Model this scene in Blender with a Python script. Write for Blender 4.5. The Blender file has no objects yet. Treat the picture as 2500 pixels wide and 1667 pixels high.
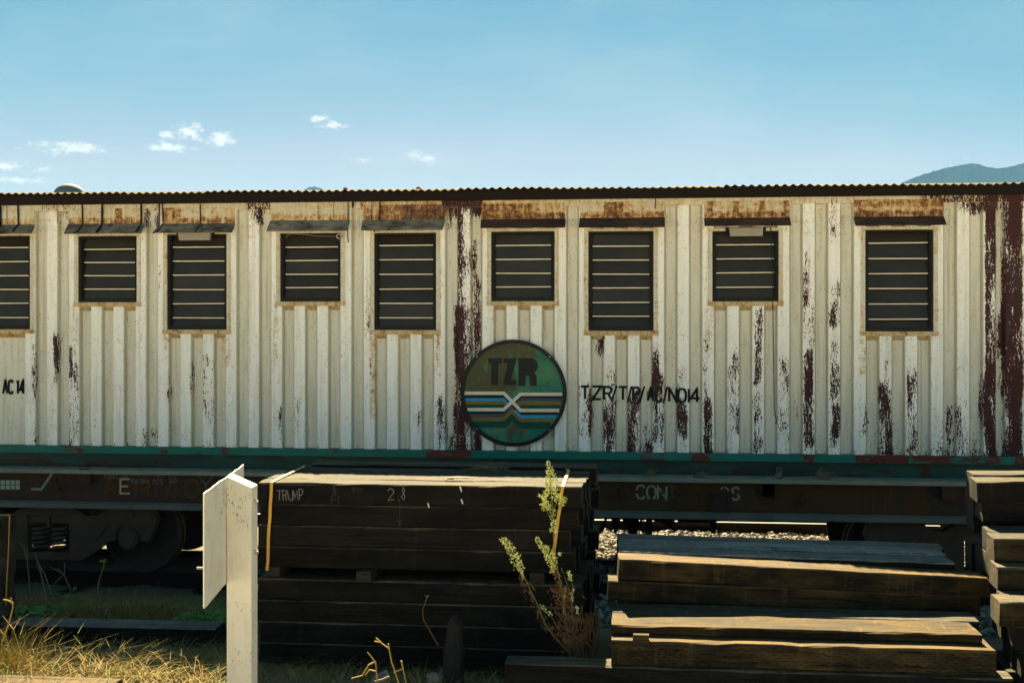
import bpy, bmesh, math, random
from mathutils import Vector, Matrix, noise
R_ = math.radians
rnd = random.Random(7)
SC = bpy.context.scene
COL = SC.collection

# ------------------------------------------------------------------ camera
F, TH = 2950.0, math.atan(.1081)
CT, ST = math.cos(TH), math.sin(TH)
EYE, HOR = 2.3, 782.0
cd = bpy.data.cameras.new('camera')
cam = bpy.data.objects.new('camera', cd); COL.objects.link(cam)
cam.location = (0, 0, EYE); cam.rotation_euler = (R_(90), 0, TH)
cd.sensor_width = 36; cd.lens = F/2500*36; cd.shift_y = -(833.5-HOR)/2500
cd.clip_start = .1; cd.clip_end = 20000
SC.camera = cam

# ------------------------------------------------------------------ sun, sky, exposure
SUN_AZ, SUN_EL = R_(10), R_(39.3)      # sun stands behind the train, a little to the left
ld = bpy.data.lights.new('sun', 'SUN'); ld.energy = 3.9; ld.angle = R_(.5); ld.color = (1, .83, .50)
sun = bpy.data.objects.new('sun', ld); COL.objects.link(sun)
sd = Vector((-math.sin(SUN_AZ)*math.cos(SUN_EL), math.cos(SUN_AZ)*math.cos(SUN_EL), math.sin(SUN_EL)))
sun.rotation_euler = sd.to_track_quat('Z', 'Y').to_euler()
sun.location = (-5, 30, 30)
SC.view_settings.view_transform = 'Standard'; SC.view_settings.look = 'None'
SC.view_settings.gamma = 1; SC.view_settings.use_curve_mapping = False
SC.view_settings.exposure = 3.1
SKY_STRENGTH = .05

def W(px, py, D):
    "point seen at pixel (px,py) of the photograph on the vertical plane y = D"
    u = (px-1250)/F
    x = D*(u*CT-ST)/(CT+u*ST); Z = -x*ST+D*CT
    return Vector((x, D, EYE-(py-HOR)/F*Z))
def G(px, py, z):
    "point at pixel (px,py) on the level plane z"
    Z = (EYE-z)*F/(py-HOR); X = (px-1250)/F*Z
    return Vector((X*CT-Z*ST, X*ST+Z*CT, z))
def PZ(px, py, Z):
    X = (px-1250)/F*Z
    return Vector((X*CT-Z*ST, X*ST+Z*CT, EYE-(py-HOR)/F*Z))

# ------------------------------------------------------------------ node helpers
class NT:
    def __init__(s, tree): s.t = tree; s.n = tree.nodes; s.l = tree.links
    def node(s, k, **kw):
        n = s.n.new(k)
        for a, v in kw.items(): setattr(n, a, v)
        return n
    def put(s, sock, v):
        if isinstance(v, bpy.types.NodeSocket): s.l.new(v, sock)
        elif v is not None:
            if sock.type == 'RGBA' and len(v) == 3: v = (*v, 1)
            sock.default_value = v
    def m(s, op, a, b=None, c=None, clamp=False):
        n = s.node('ShaderNodeMath', operation=op, use_clamp=clamp)
        for i, v in enumerate((a, b, c)):
            if v is not None: s.put(n.inputs[i], v)
        return n.outputs[0]
    def vm(s, op, a, b):
        n = s.node('ShaderNodeVectorMath', operation=op)
        s.put(n.inputs[0], a); s.put(n.inputs[1], b)
        return n.outputs['Value'] if op in ('LENGTH', 'DOT_PRODUCT') else n.outputs[0]
    def mix(s, f, a, b, blend='MIX'):
        n = s.node('ShaderNodeMix', data_type='RGBA', blend_type=blend)
        s.put(n.inputs[0], f); s.put(n.inputs[6], a); s.put(n.inputs[7], b)
        return n.outputs[2]
    def step(s, v, lo, hi):
        n = s.node('ShaderNodeMapRange', interpolation_type='SMOOTHSTEP')
        s.put(n.inputs[0], v); n.inputs[1].default_value = lo; n.inputs[2].default_value = hi
        return n.outputs[0]
    def coord(s, kind='Object', scale=(1, 1, 1), rnd_off=False):
        c = s.node('ShaderNodeTexCoord').outputs[kind]
        if rnd_off:
            oi = s.node('ShaderNodeObjectInfo').outputs['Random']
            k = s.m('MULTIPLY', oi, 37.0)
            cb = s.node('ShaderNodeCombineXYZ'); s.put(cb.inputs[0], k); s.put(cb.inputs[1], k); s.put(cb.inputs[2], k)
            c = s.vm('ADD', c, cb.outputs[0])
        return s.vm('MULTIPLY', c, scale)
    def noise(s, vec, scale=1, detail=4, rough=.6):
        n = s.node('ShaderNodeTexNoise'); s.put(n.inputs['Vector'], vec)
        n.inputs['Scale'].default_value = scale; n.inputs['Detail'].default_value = detail
        n.inputs['Roughness'].default_value = rough
        return n.outputs[0]
    def attr(s, name): return s.node('ShaderNodeAttribute', attribute_name=name).outputs['Fac']

MATS = {}
def mat(name, build):
    m = bpy.data.materials.new(name); m.use_nodes = True
    t = NT(m.node_tree); b = m.node_tree.nodes['Principled BSDF']
    build(t, b); MATS[name] = m
    return m
def bump(t, b, h, strength=.4, dist=.01):
    n = t.node('ShaderNodeBump'); n.inputs['Strength'].default_value = strength; n.inputs['Distance'].default_value = dist
    t.put(n.inputs['Height'], h); t.l.new(n.outputs[0], b.inputs['Normal'])
def plain(name, col, rough=.8, metal=0, var=.25, scale=8, bmp=.2):
    def f(t, b):
        c = t.coord(rnd_off=True)
        n = t.noise(c, scale, 6, .65)
        k = t.m('MULTIPLY_ADD', n, 2*var, 1-var)
        v = t.node('ShaderNodeCombineXYZ')
        for i in range(3): t.put(v.inputs[i], k)
        t.put(b.inputs['Base Color'], t.mix(1.0, col, v.outputs[0], 'MULTIPLY'))
        b.inputs['Roughness'].default_value = rough; b.inputs['Metallic'].default_value = metal
        b.inputs['Specular IOR Level'].default_value = .5 if metal else .15
        if bmp: bump(t, b, t.noise(c, scale*6, 5), bmp, .004)
    return mat(name, f)

def m_wall(t, b):
    c = t.coord()
    sep = t.node('ShaderNodeSeparateXYZ'); t.put(sep.inputs[0], c)
    rec = t.attr('recess')
    broad = t.noise(c, 1.6, 5, .6)
    streak = t.noise(t.vm('MULTIPLY', c, (22, 22, 1.1)), 1, 6, .65)
    fine = t.noise(t.vm('MULTIPLY', c, (60, 60, 26)), 1, 6, .7)
    col = t.mix(broad, (.84, .82, .80), (.88, .85, .80))
    fold_shade = t.m('MULTIPLY', t.m('MULTIPLY', rec, t.m('SUBTRACT', 1.0, rec)), 2.6)  # shading of the rib folds painted in, deepest on the slopes
    dirt = t.m('ADD', t.m('ADD', fold_shade, t.m('MULTIPLY', rec, .42)), t.m('MULTIPLY', t.step(streak, .45, .8), .42))  # painted fold shade, recess shade and dirt, plus real streaky dirt
    col = t.mix(dirt, col, (.44, .40, .26))  # mask holds painted fold and recess shade as well as real dirt
    col = t.mix(t.m('MULTIPLY', t.step(t.noise(t.vm('MULTIPLY', c, (9, 9, 3)), 1, 5, .6), .5, .75), .3), col, (.46, .45, .42))
    col = t.mix(t.m('MULTIPLY', t.step(fine, .52, .7), .15), col, (.33, .29, .22))
    line = t.m('MULTIPLY', t.step(t.noise(t.vm('MULTIPLY', c, (40, 40, .55)), 1, 5, .6), .57, .68), t.m('MULTIPLY_ADD', rec, .25, .3))
    col = t.mix(line, col, (.40, .31, .17))
    chip = t.step(t.m('ADD', t.noise(t.vm('MULTIPLY', c, (95, 95, 60)), 1, 3, .5), t.m('MULTIPLY', t.noise(t.vm('MULTIPLY', c, (5, 5, 2)), 1, 3), .25)), .80, .83)
    col = t.mix(t.m('MULTIPLY', chip, .9), col, (.07, .03, .025))
    # ochre run-off below the sills and on the rusty boards
    ru = t.attr('rust')
    rn = t.m('MULTIPLY_ADD', t.noise(t.vm('MULTIPLY', c, (34, 34, 4)), 1, 6, .7), .36, t.m('MULTIPLY', t.noise(t.vm('MULTIPLY', c, (19, 19, 24)), 1, 8, .76), .64))
    rm = t.m('ADD', ru, t.m('MULTIPLY_ADD', rn, 3.6, -1.8))
    col = t.mix(t.m('MULTIPLY', t.step(rm, .12, .62), .75), col, (.50, .27, .055))
    col = t.mix(t.m('MULTIPLY', t.step(rm, .5, .82), .9), col, (.17, .055, .012))
    col = t.mix(t.step(rm, .86, 1.05), col, (.055, .018, .01))
    # flaked paint down to the maroon primer
    pe = t.attr('peel')
    pn = t.m('MULTIPLY_ADD', t.noise(t.vm('MULTIPLY', c, (64, 64, 9)), 1, 8, .74), .55, t.m('MULTIPLY', t.noise(t.vm('MULTIPLY', c, (95, 95, 40)), 1, 4, .6), .45))
    pm = t.m('ADD', pe, t.m('MULTIPLY_ADD', pn, 2.9, -1.45))
    edge = t.m('MULTIPLY', t.step(pm, .33, .48), .35)
    col = t.mix(edge, col, (.46, .31, .20))
    prim = t.mix(t.step(t.noise(t.vm('MULTIPLY', c, (14, 14, 2)), 1, 4, .6), .5, .72), (.042, .008, .009), (.035, .03, .035))
    k = t.step(pm, .47, .55)
    col = t.mix(k, col, prim)
    b.inputs['Roughness'].default_value = .6; b.inputs['Specular IOR Level'].default_value = .2
    t.put(b.inputs['Base Color'], col)
    h = t.m('ADD', t.m('MULTIPLY', k, -.6), t.m('MULTIPLY', t.noise(c, 9, 4), .9))
    bump(t, b, h, .35, .006)
mat('white_paint', m_wall)

def m_green(t, b):
    c = t.coord()
    n = t.noise(t.vm('MULTIPLY', c, (5, 5, 22)), 1, 7, .7)
    pe = t.attr('peel')
    pm = t.m('ADD', pe, t.m('MULTIPLY_ADD', n, 2.6, -1.3))
    col = t.mix(t.noise(c, 3, 5), (.001, .085, .068), (.006, .165, .128))
    col = t.mix(t.m('MULTIPLY', t.step(t.noise(t.vm('MULTIPLY', c, (12, 12, 40)), 1, 5), .55, .75), .5), col, (.05, .10, .085))
    col = t.mix(t.step(pm, .42, .5), col, (.095, .018, .014))
    t.put(b.inputs['Base Color'], col); b.inputs['Roughness'].default_value = .5; b.inputs['Specular IOR Level'].default_value = .2
    bump(t, b, n, .3, .004)
mat('green_paint', m_green)
def m_green_shaded(t, b):  # darkened copy of the green paint; sill beam's shade put into colour
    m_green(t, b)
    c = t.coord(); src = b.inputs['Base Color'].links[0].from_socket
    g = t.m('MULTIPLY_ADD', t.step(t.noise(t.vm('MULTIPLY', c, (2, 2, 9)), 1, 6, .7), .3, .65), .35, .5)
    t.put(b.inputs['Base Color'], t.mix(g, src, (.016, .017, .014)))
mat('green_paint_shaded', m_green_shaded)
def m_tin(a_, b_):
    def f(t, b):
        c = t.coord()
        n = t.noise(t.vm('MULTIPLY', c, (7, 9, 30)), 1, 6, .7)
        k = t.noise(t.vm('MULTIPLY', c, (3, 3, 3)), 1, 5, .7)
        col = t.mix(t.step(t.m('MULTIPLY_ADD', n, .5, t.m('MULTIPLY', k, .5)), .36, .62), a_, b_)
        col = t.mix(t.m('MULTIPLY', t.step(t.noise(t.vm('MULTIPLY', c, (16, 16, 16)), 1, 6, .7), .56, .7), .6), col, (.07, .028, .012))
        t.put(b.inputs['Base Color'], col); b.inputs['Roughness'].default_value = .75; b.inputs['Specular IOR Level'].default_value = .15
    return f
mat('tin_rusty', m_tin((.022, .012, .010), (.075, .045, .034)))
mat('tin_grey', m_tin((.045, .036, .028), (.24, .22, .18)))

def m_timber(dark, brown, top=False):
    def f(t, b):
        c = t.coord(rnd_off=True)
        g = t.noise(t.vm('MULTIPLY', c, (1.6, 34, 34)), 1, 7, .72)
        bl = t.noise(t.vm('MULTIPLY', c, (2.6, 7, 7)), 1, 5, .62)
        oi = t.node('ShaderNodeObjectInfo').outputs['Random']
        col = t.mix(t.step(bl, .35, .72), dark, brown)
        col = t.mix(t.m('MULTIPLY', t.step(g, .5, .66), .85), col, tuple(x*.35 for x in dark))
        crk = t.noise(t.vm('MULTIPLY', c, (1.1, 16, 16)), 1, 3, .5)
        crk = t.step(t.m('ABSOLUTE', t.m('SUBTRACT', crk, .5)), .012, .0)
        col = t.mix(t.m('MULTIPLY', crk, .85), col, (.003, .0025, .002))
        run = t.noise(t.vm('MULTIPLY', c, (26, 6, 1.6)), 1, 4, .6)
        col = t.mix(t.m('MULTIPLY', t.step(run, .55, .72), .35), col, tuple(min(1, x*1.7) for x in brown))
        col = t.mix(t.m('MULTIPLY', t.step(t.noise(t.vm('MULTIPLY', c, (14, 40, 40)), 1, 4), .6, .75), .35), col, tuple(min(1, x*2.2) for x in brown))
        k = t.m('MULTIPLY_ADD', oi, .5, .75)
        v = t.node('ShaderNodeCombineXYZ')
        for i in range(3): t.put(v.inputs[i], k)
        col = t.mix(1.0, col, v.outputs[0], 'MULTIPLY')
        t.put(b.inputs['Base Color'], col); b.inputs['Roughness'].default_value = .85
        b.inputs['Specular IOR Level'].default_value = .12
        bump(t, b, t.m('ADD', g, t.m('MULTIPLY', bl, .5)), .8 if top else .5, .012)
    return f
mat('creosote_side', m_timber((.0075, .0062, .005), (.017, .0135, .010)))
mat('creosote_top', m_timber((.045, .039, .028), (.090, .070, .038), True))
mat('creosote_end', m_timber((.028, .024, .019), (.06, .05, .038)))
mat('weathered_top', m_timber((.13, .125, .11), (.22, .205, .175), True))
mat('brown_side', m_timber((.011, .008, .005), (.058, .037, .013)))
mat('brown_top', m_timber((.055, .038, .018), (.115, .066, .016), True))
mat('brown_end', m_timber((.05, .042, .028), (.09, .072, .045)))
plain('window_frame', (.013, .012, .012), .6)
plain('dark_interior', (.02, .018, .015), .9)
plain('fascia_wood', (.012, .008, .006), .9, scale=5)
plain('sheet_under', (.035, .026, .018), .7, scale=5)
plain('tar', (.008, .008, .010), .5)
plain('louvre_glint', (.80, .72, .56), .4)
plain('lamp_plastic', (.30, .27, .22), .5, var=.1)
plain('flange_dust', (.13, .12, .10), .9, scale=5, var=.5)
plain('ledge_dust', (.24, .22, .16), .95, scale=7, var=.5)
plain('bogie_steel', (.075, .045, .030), .8, var=.5, scale=6)
plain('wheel_steel', (.05, .038, .028), .7)
plain('rigging', (.006, .006, .006), .7)
plain('rail_side', (.012, .008, .006), .8)
plain('rail_head', (.16, .145, .12), .6)
plain('strap_yellow', (.62, .33, .05), .45, var=.35, scale=4)
plain('bolt_steel', (.35, .32, .26), .5)
plain('sign_black', (.010, .011, .012), .45)
plain('sign_white', (.62, .58, .46), .6, var=.12)
plain('sign_blue', (.02, .25, .46), .6, var=.3, scale=5)
plain('sign_grey', (.055, .065, .095), .6, var=.3)
plain('sign_gold', (.20, .105, .012), .6, var=.3)
plain('sign_dark_green', (.003, .055, .042), .6, var=.3)
plain('stencil_black', (.012, .013, .014), .6)
plain('stencil_cream', (.28, .28, .20), .8, var=.5, scale=20)
plain('stencil_faint', (.085, .085, .062), .8, var=.5, scale=20)
plain('stencil_rust', (.11, .04, .010), .8, var=.6, scale=14)
plain('stencil_yellow', (.50, .38, .14), .8, var=.4, scale=20)
plain('stencil_grey', (.22, .22, .19), .8, var=.5, scale=20)
plain('chalk', (.20, .20, .19), .9, var=.5, scale=30)
plain('chalk_faint', (.065, .065, .06), .9, var=.5, scale=30)
plain('dome_pale', (.09, .13, .15), .8, var=.05)
plain('straw', (.24, .17, .045), .9, var=.5, scale=3, bmp=0)
plain('straw_bright', (.36, .25, .07), .9, var=.4, scale=3, bmp=0)
plain('straw_grey', (.17, .135, .075), .9, var=.5, scale=3, bmp=0)
plain('leaf_green', (.07, .20, .045), .7, var=.5, scale=5, bmp=0)
plain('leaf_lime', (.12, .17, .02), .7, var=.5, scale=5, bmp=0)
plain('dead_leaf', (.17, .085, .035), .8, var=.5, scale=30, bmp=0)
plain('weed_stem', (.16, .16, .06), .8, var=.3, bmp=0)
plain('weed_flower', (.42, .44, .12), .8, var=.4, scale=30, bmp=0)
plain('weed_flower_pale', (.72, .70, .38), .8, var=.3, scale=30, bmp=0)
plain('cyan_plastic', (.02, .42, .50), .4, var=.1)
plain('pale_rag', (.34, .30, .22), .9)
plain('rope_grey', (.12, .12, .105), .9)
plain('stake_wood', (.022, .019, .018), .9, scale=14, var=.6)
plain('cable_dark', (.015, .016, .014), .6)
plain('cable_white', (.35, .33, .27), .6)
plain('mast_steel', (.2, .22, .24), .6)
plain('reflector', (.30, .36, .26), .3, var=.5, scale=60)

def m_glass(t, b):
    c = t.coord(rnd_off=True)
    n = t.noise(c, 5, 5)
    t.put(b.inputs['Base Color'], t.mix(n, (.014, .011, .007), (.040, .033, .022)))
    t.put(b.inputs['Roughness'], t.m('MULTIPLY_ADD', n, .3, .2)); b.inputs['Specular IOR Level'].default_value = .3
mat('smoked_glass', m_glass)

def m_post(t, b):
    c = t.coord()
    br = t.noise(c, 4, 5)
    col = t.mix(br, (.54, .50, .42), (.68, .64, .55))
    sp = t.noise(t.vm('MULTIPLY', c, (120, 120, 55)), 1, 5, .7); reg = t.noise(c, 6, 3)
    k = t.step(t.m('ADD', sp, t.m('MULTIPLY', reg, .6)), .915, .99)
    col = t.mix(t.m('MULTIPLY', t.step(t.noise(t.vm('MULTIPLY', c, (16, 16, 4)), 1, 5), .5, .8), .35), col, (.24, .20, .13))
    col = t.mix(t.m('MULTIPLY', k, .85), col, (.05, .045, .04))
    t.put(b.inputs['Base Color'], col); b.inputs['Roughness'].default_value = .75
    bump(t, b, sp, .35, .003)
mat('post_paint', m_post)

def m_signface(t, b):
    c = t.coord()
    col = t.mix(t.step(t.noise(t.vm('MULTIPLY', c, (3, 3, 5)), 1, 6, .65), .35, .65), (.010, .115, .075), (.06, .19, .095))
    col = t.mix(t.m('MULTIPLY', t.step(t.noise(t.vm('MULTIPLY', c, (4, 4, 14)), 1, 5), .5, .7), .7), col, (.012, .17, .15))
    ru = t.attr('rust')
    rm = t.m('ADD', ru, t.m('MULTIPLY_ADD', t.noise(t.vm('MULTIPLY', c, (13, 13, 6)), 1, 7, .7), 2.6, -1.3))
    col = t.mix(t.m('MULTIPLY', t.step(rm, .2, .6), .8), col, (.075, .038, .006))
    t.put(b.inputs['Base Color'], col); b.inputs['Roughness'].default_value = .55; b.inputs['Specular IOR Level'].default_value = .2
mat('sign_face', m_signface)

def m_girder(t, b):
    c = t.coord()
    v = t.noise(t.vm('MULTIPLY', c, (9, 9, .9)), 1, 6, .65)
    f_ = t.noise(c, 16, 7, .75)
    col = t.mix(f_, (.018, .011, .007), (.085, .048, .030))
    ru = t.attr('rust')
    k = t.step(t.m('ADD', t.m('MULTIPLY', ru, .35), v), .62, .85)
    col = t.mix(t.m('MULTIPLY', k, .8), col, (.085, .034, .010))
    t.put(b.inputs['Base Color'], col); b.inputs['Roughness'].default_value = .8; b.inputs['Specular IOR Level'].default_value = .15
    bump(t, b, f_, .4, .004)
mat('girder_rust', m_girder)

def m_roof(t, b):
    c = t.coord()
    n = t.noise(t.vm('MULTIPLY', c, (5, 2, 5)), 1, 6, .7)
    col = t.mix(t.step(n, .4, .7), (.105, .085, .045), (.07, .042, .018))
    t.put(b.inputs['Base Color'], col); b.inputs['Roughness'].default_value = .95; b.inputs['Specular IOR Level'].default_value = .05
mat('roof_sheet', m_roof)

def m_ground(t, b):
    c = t.coord()
    n = t.noise(c, .9, 8, .7); f_ = t.noise(c, 14, 8, .75)
    col = t.mix(t.step(n, .35, .65), (.07, .055, .034), (.14, .105, .06))
    col = t.mix(t.m('MULTIPLY', t.step(f_, .45, .7), .7), col, (.11, .085, .05))
    col = t.mix(t.m('MULTIPLY', t.step(t.noise(c, 3.3, 6, .7), .52, .7), .5), col, (.05, .065, .022))
    # unseen ground round the camera, made pale to bounce sun onto the wall
    sp = t.node('ShaderNodeSeparateXYZ'); t.put(sp.inputs[0], c)
    bounce_ground = t.step(t.m('ADD', sp.outputs[1], t.m('MULTIPLY', n, -1.5)), 4.0, 3.0)
    col = t.mix(bounce_ground, col, t.mix(f_, (.52, .49, .42), (.64, .61, .53)))
    t.put(b.inputs['Base Color'], col); b.inputs['Roughness'].default_value = 1
    bump(t, b, t.m('ADD', n, f_), .8, .04)
mat('dirt', m_ground)
def m_stone(t, b):
    c = t.coord()
    col = t.mix(t.step(t.noise(c, 17, 4), .35, .65), (.10, .09, .075), (.32, .285, .22))
    t.put(b.inputs['Base Color'], col); b.inputs['Roughness'].default_value = .9
    bump(t, b, t.noise(c, 90, 5), .5, .004)
mat('ballast', m_stone)
def m_hill(t, b):
    c = t.coord()
    n = t.noise(c, .02, 9, .75)
    col = t.mix(t.step(n, .4, .62), (.008, .018, .012), (.022, .032, .018))
    t.put(b.inputs['Base Color'], col); b.inputs['Roughness'].default_value = 1
mat('hill_green', m_hill)

def m_incised(t, b):
    m_timber((.020, .014, .007), (.075, .050, .019))(t, b)
    c = t.coord(); sp = t.node('ShaderNodeSeparateXYZ'); t.put(sp.inputs[0], c)
    row = t.m('DIVIDE', t.m('ADD', sp.outputs[2], t.m('MULTIPLY', sp.outputs[1], 1.0)), .0165)
    rr = t.m('FLOOR', row); fv = t.m('FRACT', row)
    fu = t.m('FRACT', t.m('ADD', t.m('DIVIDE', sp.outputs[0], .062), t.m('MULTIPLY', rr, .47)))
    d = t.m('MULTIPLY', t.m('LESS_THAN', fu, .36), t.m('LESS_THAN', t.m('ABSOLUTE', t.m('SUBTRACT', fv, .5)), .13))
    d = t.m('MULTIPLY', d, t.step(t.noise(c, 4, 3), .38, .5))
    src = b.inputs['Base Color'].links[0].from_socket
    t.put(b.inputs['Base Color'], t.mix(t.m('MULTIPLY', d, .9), src, (.006, .004, .003)))
mat('incised_side', m_incised)
# ------------------------------------------------------------------ world
wd = bpy.data.worlds.new('World'); SC.world = wd; wd.use_nodes = True
t = NT(wd.node_tree); bg = wd.node_tree.nodes['Background']
sky = t.node('ShaderNodeTexSky', sky_type='NISHITA'); sky.sun_disc = False
sky.sun_elevation = SUN_EL; sky.sun_rotation = -SUN_AZ
sky.air_density = 1.0; sky.dust_density = .15; sky.ozone_density = 2.0; sky.altitude = 900
dirn = t.node('ShaderNodeTexCoord').outputs['Generated']
sp = t.node('ShaderNodeSeparateXYZ'); t.put(sp.inputs[0], dirn)
az = t.m('ARCTAN2', sp.outputs[0], sp.outputs[1]); el = t.m('ARCSINE', sp.outputs[2])
av = t.node('ShaderNodeCombineXYZ'); t.put(av.inputs[0], az); t.put(av.inputs[1], el); av.inputs[2].default_value = 0
cn = t.noise(t.vm('MULTIPLY', av.outputs[0], (120, 200, 1)), 1, 9, .66)
best = None
for px, py, rx, ry, k in ((170, 361, 100, 15, 1), (410, 361, 56, 14, 1), (462, 322, 42, 22, 1), (408, 331, 24, 12, .9), (540, 341, 36, 22, 1),
        (782, 290, 26, 11, 1), (812, 307, 36, 10, 1), (1012, 381, 32, 12, .85), (1052, 388, 26, 12, .85), (885, 391, 30, 9, .55),
        (15, 405, 44, 14, .8), (105, 414, 30, 9, .6), (50, 442, 80, 9, .6)):
    a0 = math.atan((px-1250)/F)-TH; e0 = math.atan((HOR-py)/F*math.cos(math.atan((px-1250)/F)))
    d = t.vm('LENGTH', t.vm('MULTIPLY', t.vm('SUBTRACT', av.outputs[0], (a0, e0, 0)), (F/rx/1.25, F/ry/1.25, 1)), (0, 0, 0))
    v = t.m('MULTIPLY', t.m('SUBTRACT', 1.0, d), k)
    v = t.m('MAXIMUM', v, -2)
    best = v if best is None else t.m('MAXIMUM', best, v)
cm = t.step(t.m('ADD', best, t.m('MULTIPLY_ADD', cn, 3.4, -1.75)), .1, .95)
av_ = av
sx = t.node('ShaderNodeSeparateColor'); t.put(sx.inputs[0], sky.outputs[0])
cx_ = t.node('ShaderNodeCombineColor')
for i, (ref, gm, k) in enumerate(((4.4, 2.9, .17), (7.9, .80, .174), (10., .68, .155))):
    t.put(cx_.inputs[i], t.m('MULTIPLY', t.m('POWER', t.m('DIVIDE', sx.outputs[i], ref), gm), ref*k))
t.put(cx_.inputs[0], t.m('MULTIPLY_ADD', sx.outputs[0], .050, t.m('MULTIPLY', t.m('POWER', t.m('DIVIDE', sx.outputs[0], 4.4), 3.2), 4.4*.134)))
s2 = t.node('ShaderNodeSeparateColor'); t.put(s2.inputs[0], cx_.outputs[0])
c2 = t.node('ShaderNodeCombineColor'); t.put(c2.inputs[0], t.m('MINIMUM', s2.outputs[0], t.m('MULTIPLY', s2.outputs[1], .93))); t.put(c2.inputs[1], s2.outputs[1]); t.put(c2.inputs[2], s2.outputs[2])
tint = c2.outputs[0]
veil = t.noise(t.vm('MULTIPLY', av_.outputs[0], (3.2, 9, 1)), 1, 6, .6)
tint = t.mix(t.m('MULTIPLY', t.step(veil, .38, .72), .24), tint, (1.75, 1.9, 1.85))
colr = t.mix(t.m('MULTIPLY', cm, .9), tint, (2.5, 2.45, 2.2))
t.put(bg.inputs['Color'], colr); bg.inputs['Strength'].default_value = SKY_STRENGTH

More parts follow.
